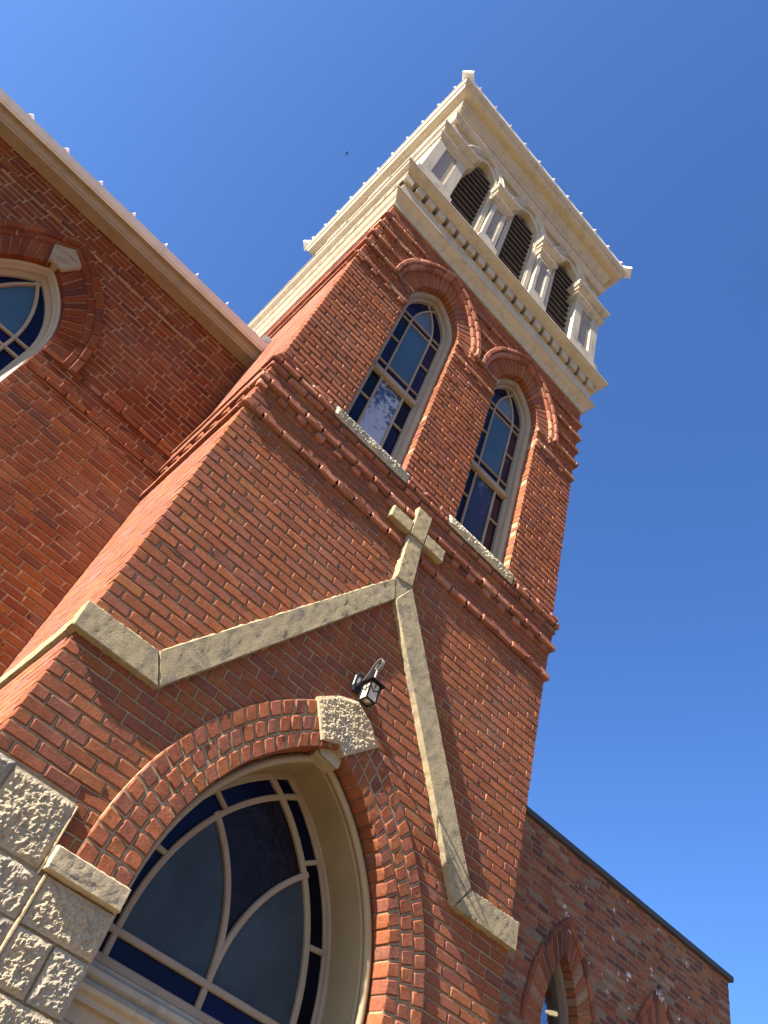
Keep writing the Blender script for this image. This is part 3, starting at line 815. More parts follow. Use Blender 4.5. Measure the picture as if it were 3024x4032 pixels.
dr = MB(); dr.box(1.39, 2.138, 0.43, 0.47, 0.02, 2.25, M_CREAM); dr.box(2.145, 2.895, 0.43, 0.47, 0.02, 2.25, M_CREAM)
for u0 in (1.39, 2.145):
    for z0, z1 in ((0.25, 1.0), (1.15, 2.05)): dr.box(u0 + 0.14, u0 + 0.61, 0.415, 0.431, z0, z1, M_PANEL)
dr.build('door', tower)

# the two tower windows ---------------------------------------------------------
def tower_window(a, idx):
    c = a.c
    fr = MB()
    sweep_arch(fr, FRONT, a, [(0.0, -0.105), (0.022, -0.105), (0.030, -0.115), (0.046, -0.115), (0.052, -0.130), (0.052, -0.16), (0.064, -0.165), (0.078, -0.165), (0.082, -0.172), (0.082, -0.205)], 6.50, M_FRAME, 14)
    h = a.h - 0.080
    I = Arch(c, 0.145, 8.76, 0.49); D0, D1 = -0.182, -0.207; BW = 0.021
    for s_ in (-1, 1):
        p = np.concatenate([[[c + s_ * 0.145, 7.70]], arc_full(I, s_, 16, 0.17)]); ribbon(fr, FRONT, p, BW, D0 + (0.001 if s_ > 0 else 0), D1, M_FRAME)
        ribbon(fr, FRONT, [(c + s_ * 0.142, 6.51), (c + s_ * 0.142, 7.63)], BW + 0.004, D0 - 0.002, D1, M_FRAME)
        ribbon(fr, FRONT, [(c + s_ * 0.145, 8.305), (c + s_ * (h + 0.01), 8.305)], 0.018, D0 - 0.003, D1, M_FRAME)
        ribbon(fr, FRONT, [(c + s_ * 0.142, 7.225), (c + s_ * (h + 0.01), 7.225)], 0.020, D0 - 0.004, D1, M_FRAME)
    for z_ in (8.855, 8.755, 7.845): ribbon(fr, FRONT, [(c - h - 0.01, z_), (c + h + 0.01, z_)], 0.019, D0 - 0.003, D1, M_FRAME)
    hexes(fr, FRONT, [[[c - h - 0.015, 7.628], [c + h + 0.015, 7.628], [c + h + 0.015, 7.70], [c - h - 0.015, 7.70]]], -0.155, -0.207, M_FRAME, nu=6, nz=4, ch=0.008, jit=0, nd=0, tilt=0)
    fo = fr.build('window', tower)
    g = MB(); DG = -0.205
    ow = a.inset(0.079)
    poly(g, FRONT, ow.pts(14, 7.66), DG, G_NAVY)
    poly(g, FRONT, [(c - h, 6.5), (c + h, 6.5), (c + h, 7.66), (c - h, 7.66)], DG - 0.004, G_NAVY)
    poly(g, FRONT, [(c - 0.145, 7.855), (c + 0.145, 7.855), (c + 0.145, 8.75), (c - 0.145, 8.75)], DG + 0.002, G_TEAL)
    poly(g, FRONT, Arch(c, 0.145, 8.86, 0.39).pts(10, 8.86), DG + 0.002, G_PALE)
    poly(g, FRONT, [(c - 0.142, 6.51), (c + 0.142, 6.51), (c + 0.142, 7.63), (c - 0.142, 7.63)], DG + 0.001, G_PEEL if idx == 0 else G_SMEAR)
    pan = [(1, 8.31, 8.75, G_PURPLE), (1, 7.86, 8.30, G_BLUE), (-1, 7.235, 7.62, G_BLACK), (1, 7.235, 7.62, G_BLACK), (-1, 8.31, 8.75, G_BLACK)] if idx == 0 else \
          [(1, 8.31, 8.75, G_PURPLE), (1, 7.235, 7.62, G_PURPLE), (1, 6.51, 7.215, G_PURPLE), (-1, 7.235, 7.62, G_BLACK)]
    for s_, z0, z1, mt in pan:
        x0, x1 = sorted((c + s_ * 0.15, c + s_ * h)); poly(g, FRONT, [(x0, z0), (x1, z0), (x1, z1), (x0, z1)], DG + 0.0015, mt)
    g.build('stained_glass', fo)
    s = MB(); rock(s, FRONT, c - 0.435, c + 0.385, 6.400, 6.514, 0.036, -0.14, M_GRAN, 0.022, 0.007, 31 + idx * 5.3, 0.002, 0.006)
    s.build('window_sill', fo)
    b = MB()
    wi = Arch(c, a.h, 8.87, a.rise)
    lerp_ring(b, FRONT, wi, WRING[idx], 13, -0.018, -0.13, M_BRICK, 0.008, nu=4, nz=6, ch=0.005, jit=0.0015)
    ring_sheet(b, FRONT, wi.inset(-0.008), WRING[idx], 16, -0.026, M_MORTU)
    sweep_arch(b, FRONT, wi, [(-0.009, -0.026), (-0.009, -0.13)], 8.87, M_MORTU, 14)
    b.build('brick_arch', fo)
    hd = MB(); mid = Arch(c, 0.588, 8.87, 0.948)
    lerp_ring(hd, FRONT, WRING[idx], mid, 7, 0.022, -0.05, M_BRICKB, 0.005, nu=6, nz=4, ch=0.009, jit=0.002, tilt=0.002, wob=0.0015)
    lerp_ring(hd, FRONT, mid, WHOOD[idx], 8, 0.046, -0.05, M_BRICKB, 0.005, nu=6, nz=4, ch=0.009, jit=0.002, tilt=0.002, wob=0.0015)
    ring_sheet(hd, FRONT, WRING[idx], mid, 16, 0.008, M_MORT); ring_sheet(hd, FRONT, mid, WHOOD[idx], 16, 0.032, M_MORT)
    sweep_arch(hd, FRONT, WHOOD[idx], [(0.0, -0.01), (0.004, 0.031)], 8.87, M_MORT, 16)
    sweep_arch(hd, FRONT, WRING[idx], [(-0.004, 0.008), (-0.004, -0.03)], 8.87, M_MORT, 16)
    hd.build('hood_mould', fo)
    return fo
lab(tower_window(WIN[0], 0), 'pointed tower window with flaking white paint on its lower pane')
lab(tower_window(WIN[1], 1), 'pointed tower window with a dark lower pane')

# ------------------------------------------------------------------ belfry (all four sides)
cn = MB()
sweep_rect(cn, XL, XR, 0, DEP, [(-0.04, 9.968), (0.018, 9.968), (0.018, 10.035), (0.030, 10.050), (0.034, 10.075), (0.062, 10.10), (0.090, 10.135), (0.100, 10.150),
           (0.112, 10.155), (0.112, 10.185), (0.060, 10.195), (0.060, 10.475), (-0.06, 10.477), (-0.06, 10.627), (0.112, 10.628), (0.118, 10.650), (0.128, 10.655), (0.150, 10.668),
           (0.180, 10.690), (0.196, 10.715), (0.208, 10.720), (0.208, 10.745), (0.05, 10.80), (0.03, 10.98), (-0.3, 10.98)], M_CREAM)
cno = cn.build('dentil_cornice', tower)
def dentil(x0, x1):
    t = MB(); t.box(x0, x1, -0.104, 0.055, 10.470, 10.626, M_CREAM); return t.build('dentil', cno)
dentils = [dentil(0.545 + 0.1757 * i + 0.028, 0.545 + 0.1757 * i + 0.1477) for i in range(19)]
dentil(XL - 0.10, 0.51)
bw = MB()
LV = [1.205, 2.152, 3.110]; LH = 0.232; ZS = 12.985
LA = [Arch(c, LH, ZS, 0.385) for c in LV]
# front boarding with three openings (quads by z strips)
def belfry_board(mb):
    zs_ = list(np.arange(10.95, 13.6, 0.03)) + [13.6]
    for za, zb_ in zip(zs_[:-1], zs_[1:]):
        zm = (za + zb_) / 2
        exs = [(a.c - a.inset(-0.02).w(zm), a.c + a.inset(-0.02).w(zm)) for a in LA if 11.0 < zm and a.inset(-0.02).w(zm) > 0]
        strip(mb, FRONT, minus(XL, XR, exs), za, zb_, 0.0, M_CREAMW)
belfry_board(bw); b0 = bw.build('belfry_wall', tower)
def louvre(a):
    t = MB()
    sweep_arch(t, FRONT, a, [(-0.085, 0.004), (-0.085, 0.018), (-0.03, 0.018), (-0.02, 0.010), (0.0, 0.010), (0.0, -0.06), (0.012, -0.06), (0.012, -0.10)], 10.99, M_CREAM, 12)
    lo = t.build('louvre', tower)
    s = MB(); z_ = 11.02
    while z_ < 13.26:
        w_ = min(a.inset(0.012).w(z_ + 0.02), a.inset(0.012).w(z_))
        if w_ > 0.02:
            V = [(a.c - w_, 0.050, z_), (a.c + w_, 0.050, z_), (a.c + w_, 0.170, z_ + 0.085), (a.c - w_, 0.170, z_ + 0.085),
                 (a.c - w_, 0.050, z_ + 0.020), (a.c + w_, 0.050, z_ + 0.020), (a.c + w_, 0.170, z_ + 0.105), (a.c - w_, 0.170, z_ + 0.105)]
            s.add(V, [[3, 2, 1, 0], [4, 5, 6, 7], [0, 1, 5, 4], [2, 3, 7, 6], [1, 2, 6, 5], [3, 0, 4, 7]], M_SLAT)
        z_ += 0.160
    s.build('slats', lo)
    k = MB(); p = a.inset(-0.01).pts(10, 10.98); poly(k, FRONT, p, -0.20, M_DARK)
    k.build('dark_backing', lo)
    hm = MB()
    base = Arch(a.c, 0.415, ZS - 0.02, 0.665)
    sweep_arch(hm, FRONT, base, [(0.0, 0.0), (0.0, 0.055), (0.012, 0.062), (0.030, 0.062), (0.040, 0.050), (0.070, 0.044), (0.085, 0.030), (0.105, 0.026), (0.108, 0.0)], ZS - 0.12, M_CREAMW, 14)
    hm.build('arch_moulding', lo)
    return lo
louvres = [louvre(a) for a in LA]
CAP = [(0.0, 12.385), (0.006, 12.385), (0.012, 12.405), (0.040, 12.425), (0.052, 12.448), (0.060, 12.452), (0.060, 12.478), (0.014, 12.505), (0.014, 12.600),
       (0.020, 12.62), (0.050, 12.640), (0.056, 12.66), (0.090, 12.685), (0.100, 12.712), (0.108, 12.716), (0.108, 12.745), (0.02, 12.80), (0.0, 12.80)]
def pilaster(x0, x1, y0, y1, pan, tall=False):
    """shaft with a sunk panel on the front, base and two-tier capital"""
    t = MB(); mt = M_CREAMW
    t.box(x0, x1, y0, y1, 10.85, 12.40, mt)
    ob = t.build('pilaster', tower)
    p = MB()
    z0, z1 = 11.34, 12.30; wf = 0.022
    a, b = pan
    # raised stiles and rails leave the panel sunk
    for u0, u1, q0, q1 in ((x0 + 0.002, a, 11.22, 12.383), (b, x1 - 0.002, 11.22, 12.383), (a, b, 11.22, z0), (a, b, z1, 12.383)):
        p.box(u0, u1, y0 - wf, y0 + 0.001, q0, q1, mt)
    p.box(a, b, y0 - 0.004, y0, z0, z1, M_PANEL)
    for u0, u1 in ((a, a + 0.014), (b - 0.014, b)): p.box(u0, u1, y0 - 0.013, y0 - 0.004, z0, z1, mt)
    p.build('sunk_panel', ob)
    c = MB(); sweep_rect(c, x0, x1, y0 - wf, y1, CAP, mt); c.box(x0 - 0.004, x1 + 0.004, y0 - wf - 0.004, y1, 12.76, 13.02 if not tall else 13.02, mt)
    c.build('capital', ob)
    e = MB(); sweep_rect(e, x0, x1, y0 - wf, y1, [(0.0, 10.9), (0.036, 10.9), (0.036, 11.135), (0.030, 11.15), (0.014, 11.185), (0.008, 11.225), (0.0, 11.228)], mt)
    e.build('pilaster_base', ob)
    return ob
mids = [pilaster(1.538, 1.795, -0.045, 0.05, (1.595, 1.738)), pilaster(2.505, 2.762, -0.045, 0.05, (2.562, 2.705))]
c0 = pilaster(XL - 0.042, 0.955, -0.042, 0.44, (0.585, 0.812))
c1 = pilaster(3.338, XR + 0.042, -0.042, 0.44, (3.475, 3.700))
def copy_tree(src, rot):
    n = src.copy(); COL.objects.link(n); n.rotation_euler = (0, 0, rot)
    for ch in list(src.children):
        q = ch.copy(); COL.objects.link(q); q.parent = n
    return n
for rot in (-math.pi / 2, math.pi, math.pi / 2):
    for src in mids + louvres + dentils + [b0]: copy_tree(src, rot)
copy_tree(c0, math.pi); copy_tree(c1, math.pi)
en = MB()
sweep_rect(en, XL, XR, 0, DEP, [(-0.02, 13.46), (0.045, 13.46), (0.045, 13.52), (0.052, 13.525), (0.060, 13.545), (0.082, 13.575), (0.088, 13.60), (0.088, 13.628), (0.046, 13.64),
           (0.046, 13.70), (0.030, 13.702), (0.030, 13.745), (0.046, 13.747), (0.046, 13.80), (0.060, 13.803), (0.060, 13.85), (0.072, 13.86), (0.072, 13.92), (0.088, 13.93), (0.094, 13.96), (0.094, 14.02),
           (0.108, 14.03), (0.112, 14.06), (0.118, 14.065), (0.122, 14.10), (0.128, 14.112), (0.160, 14.118), (0.200, 14.130), (0.235, 14.150), (0.255, 14.180), (0.262, 14.205),
           (0.270, 14.207), (0.270, 14.225), (0.282, 14.232), (0.290, 14.250), (0.296, 14.28), (0.298, 14.345), (0.2, 14.36)], M_CREAM)
u = XL + 0.1
k = 0
while u < XR - 0.1:
    en.box(u, u + 0.09, -0.048, -0.028, 13.702, 13.745, M_CREAM); u += 0.42
en.build('entablature', tower)
rf = MB()
e0 = 0.318
sweep_rect(rf, XL, XR, 0, DEP, [(0.297, 14.335), (e0, 14.335), (e0, 14.385), (0.30, 14.39)], M_WHITE)
ax, ay = XM, DEP / 2; top = 14.39 + 0.9
cs = [(XL - 0.31, -0.31), (XR + 0.31, -0.31), (XR + 0.31, DEP + 0.31), (XL - 0.31, DEP + 0.31)]
for i in range(4):
    a, b = cs[i], cs[(i + 1) % 4]
    rf.add([(a[0], a[1], 14.388), (b[0], b[1], 14.388), (ax, ay, top)], [[0, 1, 2]], M_ROOF)
ro = rf.build('roof', tower)
def seam(px, py, dx, dy, L):
    """one standing seam: a triangular fin running up the slope, its nose at the eave"""
    s = MB(); sl = 0.9 / (DEP / 2 + 0.31)
    nx, ny = -dy, dx; h = 0.072; t_ = 0.014
    V = []
    for k_, hh in ((-0.026, 0.010), (0.022, h), (L, h)):
        x, y, z_ = px + dx * k_, py + dy * k_, 14.388 + max(k_, 0) * sl
        V += [(x + nx * t_, y + ny * t_, z_ - 0.012), (x - nx * t_, y - ny * t_, z_ - 0.012), (x - nx * t_ * 0.6, y - ny * t_ * 0.6, z_ + hh), (x + nx * t_ * 0.6, y + ny * t_ * 0.6, z_ + hh)]
    F = [[0, 1, 2, 3], [8, 11, 10, 9]]
    for b_ in (0, 4): F += [[b_ + i, b_ + 4 + i, b_ + 4 + (i + 1) % 4, b_ + (i + 1) % 4] for i in range(4)]
    s.add(V, [f[::-1] for f in F], M_WHITE); return s.build('standing_seam', ro)
for i in range(11):
    u = 0.432 + 0.3475 * i
    L = (DEP / 2 + 0.31) - abs(u - XM) - 0.02
    L = max(L, 0.05)
    seam(u, -0.318, 0, 1, L); seam(u, DEP + 0.318, 0, -1, L)
    v = u - XL
    seam(XL - 0.318, v, 1, 0, L); seam(XR + 0.318, v, -1, 0, L)
for (x, y), (sx, sy) in zip(cs, ((-1, -1), (1, -1), (1, 1), (-1, 1))):
    h = MB(); q = 0.085
    dx, dy = (ax - x), (ay - y); ln = math.hypot(dx, dy); dx, dy = dx / ln, dy / ln; nx, ny = -dy * q, dx * q
    sl = 0.9 / ln; V = []
    for k_ in (-0.05, 0.02, ln):
        bx, by, bz = x + dx * k_, y + dy * k_, 14.375 + max(k_, 0) * sl
        V += [(bx + nx, by + ny, bz - 0.02), (bx - nx, by - ny, bz - 0.02), (bx - nx, by - ny, bz + 0.045), (bx, by, bz + 0.085), (bx + nx, by + ny, bz + 0.045)]
    F = [[0, 1, 2, 3, 4], [14, 13, 12, 11, 10]]
    for b_ in (0, 5): F += [[b_ + i, b_ + 5 + i, b_ + 5 + (i + 1) % 5, b_ + (i + 1) % 5] for i in range(5)]
    h.add(V, [f[::-1] for f in F], M_WHITE); h.build('hip_cap', ro)

# ================================================================== NAVE
nave = thing('church_nave', 'orange red brick church body in shade behind the tower, with a cream eave', 'church building', (-4.0, 4.5, 0))
NC = -1.335
NA = Arch(NC, 0.455, 6.35, 0.86); NRING = Arch(NC, 0.640, 6.35, 1.150); NH1 = Arch(NC, 0.705, 6.35, 1.235); NH2 = Arch(NC, 0.778, 6.35, 1.325)
NCUT = Arch(NC, 0.70, 6.35, 1.22)
def ex_nave(z):
    if z < 3.3: return []
    if z < 6.35: return [(NC - 0.455, NC + 0.455)]
    ww = NCUT.w(z); return [(NC - ww, NC + ww)] if ww > 0 else []
nw = MB(); z = 3.0; i = 0
while z < 7.99:
    p = 0.0
    if 7.68 < z: p = 0.010
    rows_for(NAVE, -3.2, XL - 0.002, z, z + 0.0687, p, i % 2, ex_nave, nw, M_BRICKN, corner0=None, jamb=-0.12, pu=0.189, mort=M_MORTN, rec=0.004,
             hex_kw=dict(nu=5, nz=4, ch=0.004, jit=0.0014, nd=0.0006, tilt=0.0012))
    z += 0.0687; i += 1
# ledges at the springing of the window
for zc, p in ((6.345, 0.013), (6.412, 0.006), (6.10, 0.010)):
    for a, b in ((-3.2, NC - 0.455), (NC + 0.455, XL)):
        n_ = int((b - a) / 0.189); C = [[[a + (b - a) * q / n_ + 0.005, zc], [a + (b - a) * (q + 1) / n_ - 0.005, zc], [a + (b - a) * (q + 1) / n_ - 0.005, zc + 0.058], [a + (b - a) * q / n_ + 0.005, zc + 0.058]] for q in range(n_)]
        hexes(nw, NAVE, C, p, -0.05, M_BRICKN, ch=0.007, jit=0.003, tilt=0.002)
# grey mortar seam below the eave
C = [[[u, 7.655 + 0.01 * math.sin(u * 3)], [u + 0.155, 7.655 + 0.01 * math.sin(u * 3 + 0.45)], [u + 0.155, 7.682], [u, 7.682]] for u in np.arange(-3.2, 0.32, 0.16)]
hexes(nw, NAVE, C, 0.012, -0.02, M_MORTN, ch=0.008, jit=0.004, tilt=0.004)
for sgn in (-1, 1):
    u = NC + sgn * 0.459
    nw.add(NAVE.P([u] * 4, [-0.004, -0.13, -0.13, -0.004], [3.3, 3.3, 6.36, 6.36]), [[0, 1, 2, 3]], M_MORTN)
# plain stretch of wall, stone foot and hidden sides
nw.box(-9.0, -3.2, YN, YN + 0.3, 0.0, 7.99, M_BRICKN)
nw.box(-3.2, XL, YN + 0.02, YN + 0.3, 0.0, 3.0, M_ROCK)
nw.box(-9.0, 4.0, 9.0, 9.3, 0.0, 8.0, M_BRICKN); nw.box(-9.3, -9.0, YN, 9.3, 0, 8, M_BRICKN)
nw.box(-3.2, XL, YN + 0.25, YN + 0.3, 3.0, 7.99, M_DARK)
nw.build('nave_wall', nave)
tp = MB(); tp.box(-10.5, -8.2, 0.90, 6.0, 0.0, 12.6, M_BRICKN)  # unseen brick block, added off to the left to shade the nave wall
tp.build('unseen_shade_block', nave)
nv = MB()
lerp_ring(nv, NAVE, NA, NRING, 15, 0.006, -0.13, M_BRICKN, 0.008, nu=4, nz=6, ch=0.004, jit=0.0013)
ring_sheet(nv, NAVE, NA.inset(-0.004), NRING, 18, 0.0, M_MORTN)
sweep_arch(nv, NAVE, NA, [(-0.008, -0.002), (-0.008, -0.13)], 6.35, M_MORTN, 16)
nh = MB()
lerp_ring(nh, NAVE, NRING, NH1, 8, 0.018, -0.05, M_BRICKN, 0.008, nu=6, nz=4, ch=0.007, jit=0.002, tilt=0.002)
lerp_ring(nh, NAVE, NH1, NH2, 9, 0.032, -0.05, M_BRICKN, 0.008, nu=6, nz=4, ch=0.008, jit=0.002, tilt=0.002)
ring_sheet(nh, NAVE, NRING, NH1, 18, 0.010, M_MORTN); ring_sheet(nh, NAVE, NH1, NH2, 18, 0.022, M_MORTN)
fr = MB()
sweep_arch(fr, NAVE, NA, [(0.0, -0.055), (0.012, -0.05), (0.028, -0.062), (0.040, -0.085), (0.055, -0.10), (0.062, -0.13), (0.078, -0.15), (0.092, -0.158), (0.096, -0.18)], 3.3, M_FRAME, 16)
NI = Arch(NC, 0.232, 6.33, 0.715)
for s_ in (-1, 1):
    p = np.concatenate([[[NC + s_ * 0.232, 3.4]], arc_full(NI, s_, 18, 0.19)]); ribbon(fr, NAVE, p, 0.030, -0.150 + 0.001 * s_, -0.185, M_FRAME)
for z_ in (6.40, 6.255): ribbon(fr, NAVE, [(NC - 0.37, z_), (NC + 0.37, z_)], 0.028, -0.153, -0.185, M_FRAME)
fo = fr.build('nave_window', nave)
g = MB()
poly(g, NAVE, NA.inset(0.09).pts(16, 3.35), -0.182, G_NAVY)
poly(g, NAVE, [(NC - 0.232, 3.4), (NC + 0.232, 3.4), (NC + 0.232, 6.25), (NC - 0.232, 6.25)], -0.180, G_TEAL)
poly(g, NAVE, Arch(NC, 0.228, 6.40, 0.64).pts(14, 6.40), -0.180, G_TEAL)
poly(g, NAVE, [(NC - 0.23, 6.26), (NC + 0.23, 6.26), (NC + 0.23, 6.39), (NC - 0.23, 6.39)], -0.179, G_BLUE)
g.build('stained_glass', fo)
nv.build('brick_arch', fo); nh.build('hood_mould', fo)
k = MB()
hexes(k, NAVE, [[[-1.400, 7.190], [-1.262, 7.190], [-1.185, 7.385], [-1.478, 7.385]], [[-1.476, 7.388], [-1.187, 7.388], [-1.333, 7.510], [-1.337, 7.510]]], 0.036, -0.08, M_SAND, nu=10, nz=10, ch=0.006, jit=0.002, nd=0.003, tilt=0.0)
lab(k.build('keystone', fo), 'pale speckled keystone over the nave window')
ev = MB()
prof = [(YN, 7.985), (1.355, 7.992), (1.350, 8.010), (1.335, 8.018), (1.325, 8.045), (1.312, 8.052), (1.310, 8.068), (1.268, 8.070), (1.262, 8.082), (1.250, 8.088), (1.240, 8.105), (1.226, 8.150), (1.222, 8.162), (1.232, 8.165), (1.30, 8.20)]
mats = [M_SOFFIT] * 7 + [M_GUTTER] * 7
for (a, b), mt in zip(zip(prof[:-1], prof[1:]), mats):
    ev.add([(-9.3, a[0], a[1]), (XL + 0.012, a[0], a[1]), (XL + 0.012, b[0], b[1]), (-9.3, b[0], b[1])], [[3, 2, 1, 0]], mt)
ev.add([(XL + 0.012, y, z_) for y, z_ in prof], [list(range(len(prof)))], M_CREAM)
ev.build('eave', nave)
nr = MB()
sl = math.tan(math.radians(36)); yr = 5.4; zr = 8.175 + (yr - 1.24) * sl
nr.add([(-9.3, 1.236, 8.172), (XL - 0.012, 1.236, 8.172), (XL - 0.012, yr, zr), (-9.3, yr, zr), (-9.3, 9.5, 8.17), (XL - 0.012, 9.5, 8.17)], [[0, 1, 2, 3], [3, 2, 5, 4]], M_ROOF)
nro = nr.build('nave_roof', nave)
for i in range(-14, 8):
    u = -0.082 + 0.391 * i
    if u > XL - 0.05: continue
    s = MB(); V = []
    for k_, hh in ((-0.018, 0.008), (0.014, 0.070), (yr - 1.24, 0.070)):
        y, z_ = 1.232 + k_, 8.172 + max(k_, 0) * sl
        V += [(u + 0.011, y, z_ - 0.01), (u - 0.011, y, z_ - 0.01), (u - 0.004, y, z_ + hh), (u + 0.004, y, z_ + hh)]
    F = [[0, 1, 2, 3], [11, 10, 9, 8]]
    for b_ in (0, 4): F += [[b_ + i_, b_ + 4 + i_, b_ + 4 + (i_ + 1) % 4, b_ + (i_ + 1) % 4] for i_ in range(4)]
    s.add(V, [f[::-1] for f in F], M_WHITE); s.build('standing_seam', nro)
fl = MB()      # crumpled flashing where the eave meets the tower
V = [(0.38, 1.235, 8.17), (0.50, 1.215, 8.17), (0.52, 1.20, 8.25), (0.40, 1.225, 8.27), (0.505, 1.05, 8.20), (0.515, 1.03, 8.245)]
fl.add(V + [(x, y + 0.006, z_ + 0.004) for x, y, z_ in V], [[0, 1, 2, 3], [1, 4, 5, 2], [9, 8, 7, 6], [8, 11, 10, 7], [0, 3, 9, 6], [3, 2, 8, 9], [2, 5, 11, 8], [5, 4, 10, 11], [4, 1, 7, 10], [1, 0, 6, 7]], M_STEEL)
fl.build('flashing', nave)

# ================================================================== LOW WING
wing = thing('brick_wing', 'low flat roofed brick wing with patchy old bricks, right of the tower', 'building', (6.5, 4.0, 0))
WX0, WX1 = XR - 0.1, 9.02; WT = 5.83
WA = [Arch(6.16, 0.265, 4.10, 0.73), Arch(7.65, 0.265, 4.10, 0.73)]
WR = [Arch(a.c, 0.475, 4.10, 0.99) for a in WA]; WH = [Arch(a.c, 0.53, 4.10, 1.075) for a in WA]; WC = [Arch(a.c, 0.45, 4.10, 0.95) for a in WA]
def ex_wing(z):
    r = []
    for a, c in zip(WA, WC):
        if z < 1.6: continue
        if z < 4.10: r.append((a.c - 0.265, a.c + 0.265))
        elif c.w(z) > 0: r.append((a.c - c.w(z), a.c + c.w(z)))
    return r
ww_ = MB(); z = 2.2; i = 0
while z < WT - 0.02:
    rows_for(NAVE, WX0, WX1, z, z + 0.0580, 0.0, i % 2, ex_wing, ww_, M_BRICKA, corner0=None, corner1=0.1, pu=0.173, mort=M_MORTW, jamb=-0.16, rec=0.003,
             hex_kw=dict(nu=5, nz=4, ch=0.006, jit=0.003, nd=0.001, tilt=0.002, wob=0.0015))
    z += 0.0580; i += 1
WT = z
ww_.box(WX0, WX1, YN + 0.01, YN + 0.2, 0, 2.2, M_BRICKA)
ww_.box(WX1 - 0.25, WX1 - 0.006, YN + 0.05, 9.0, 0, WT, M_BRICKA); ww_.box(WX0, WX1 - 0.25, 8.8, 9.0, 0, WT, M_BRICKA)
for a in WA:
    for sgn in (-1, 1):
        u = a.c + sgn * 0.268
        ww_.add(NAVE.P([u] * 4, [-0.004, -0.17, -0.17, -0.004], [1.6, 1.6, 4.11, 4.11]), [[0, 1, 2, 3]], M_BRICKA)
ww_.build('wing_wall', wing)
cp = MB(); cp.box(WX0 - 0.0, WX1 + 0.045, YN - 0.042, YN + 0.35, WT - 0.030, WT + 0.030, M_COPING); cp.build('coping', wing)
rr = MB(); rr.box(WX0, WX1 - 0.26, YN + 0.36, 8.8, WT - 0.4, WT - 0.3, M_COPING); rr.build('wing_roof', wing)
for a, r, h, idx in zip(WA, WR, WH, (0, 1)):
    t = MB(); sweep_arch(t, NAVE, a, [(0.0, -0.10), (0.022, -0.10), (0.026, -0.11), (0.036, -0.11), (0.040, -0.15), (0.040, -0.19)], 1.6, M_PANEL, 12)
    fo = t.build('wing_window', wing)
    g = MB(); poly(g, NAVE, a.inset(0.04).pts(12, 1.6), -0.175, G_CLEAR); g.build('pane', fo)
    b = MB(); lerp_ring(b, NAVE, a, r, 11, 0.006, -0.16, M_BRICKA, 0.012, nu=4, nz=6, ch=0.006, jit=0.003); ring_sheet(b, NAVE, a.inset(-0.004), r, 16, 0.0, M_MORTN)
    sweep_arch(b, NAVE, a, [(-0.010, -0.002), (-0.010, -0.16)], 4.10, M_MORTN, 12); b.build('brick_arch', fo)
    q = MB(); lerp_ring(q, NAVE, r, h, 7, 0.020, -0.04, M_BRICKA, 0.010, nu=6, nz=4, ch=0.008, jit=0.003); ring_sheet(q, NAVE, r, h, 16, 0.010, M_MORTN)
    sweep_arch(q, NAVE, h, [(0.0, -0.01), (0.003, 0.01)], 4.10, M_MORTW, 14); q.build('hood_mould', fo)
rm = MB()    # the room behind: walls, ceiling
rm.box(5.2, 8.6, 4.6, 4.7, 1.2, 5.0, M_ROOM); rm.box(5.2, 8.6, YN + 0.3, 4.6, 4.60, 4.68, M_ROOM); rm.box(5.1, 5.2, YN + 0.3, 4.7, 1.2, 5.0, M_ROOM); rm.box(8.6, 8.7, YN + 0.3, 4.7, 1.2, 5.0, M_ROOM)
rm.build('room', wing)

# ================================================================== OBJECTS
# downlight in the ceiling behind the wing window
DLX, DLY, DLZ = 6.760, 2.10, 4.60
dl = thing('ceiling_light', 'round lit ceiling light seen through the pointed window of the low wing', 'ceiling light', (DLX, DLY, DLZ))
def disc(mb, cx, cy, z_, r, mat, n=24, up=False):
    a = np.linspace(0, 2 * math.pi, n, endpoint=False)
    V = np.c_[cx + r * np.cos(a), cy + r * np.sin(a), np.full(n, z_)]
    mb.add(V, [list(range(n)) if up else list(range(n - 1, -1, -1))], mat)
t = MB(); a = np.linspace(0, 2 * math.pi, 24, endpoint=False); V = []
for r_, z_ in ((0.10, DLZ), (0.10, DLZ - 0.016), (0.08, DLZ - 0.018), (0.074, DLZ - 0.006)): V += [(DLX + r_ * math.cos(q), DLY + r_ * math.sin(q), z_) for q in a]
t.add(V, [[j * 24 + i, j * 24 + (i + 1) % 24, (j + 1) * 24 + (i + 1) % 24, (j + 1) * 24 + i] for j in range(3) for i in range(24)], M_WHITE)
t.build('trim_ring', dl)
t = MB(); disc(t, DLX, DLY, DLZ - 0.008, 0.075, M_LAMP); t.build('lamp', dl)

# wall lantern
ln = thing('wall_lantern', 'small black iron wall lantern with cream glass and a scroll arm, above the keystone', 'lantern', (2.118, 0, 4.52))
def tube(mb, pts, r, mat, n=8, flat=None):
    p = np.asarray(pts, float); t = np.gradient(p, axis=0); t /= np.linalg.norm(t, axis=1)[:, None]
    V = []
    for q, d in zip(p, t):
        a = np.cross(d, (1.0, 0.02, 0.01)); a /= np.linalg.norm(a); b = np.cross(d, a)
        for k in range(n):
            an = 2 * math.pi * k / n; rx, ry = (r, r) if flat is None else flat
            V.append(q + a * rx * math.cos(an) + b * ry * math.sin(an))
    m_ = len(p); F = [[i * n + k, i * n + (k + 1) % n, (i + 1) * n + (k + 1) % n, (i + 1) * n + k] for i in range(m_ - 1) for k in range(n)]
    F += [list(range(n - 1, -1, -1)), [(m_ - 1) * n + k for k in range(n)]]
    mb.add(V, F, mat, None, True)
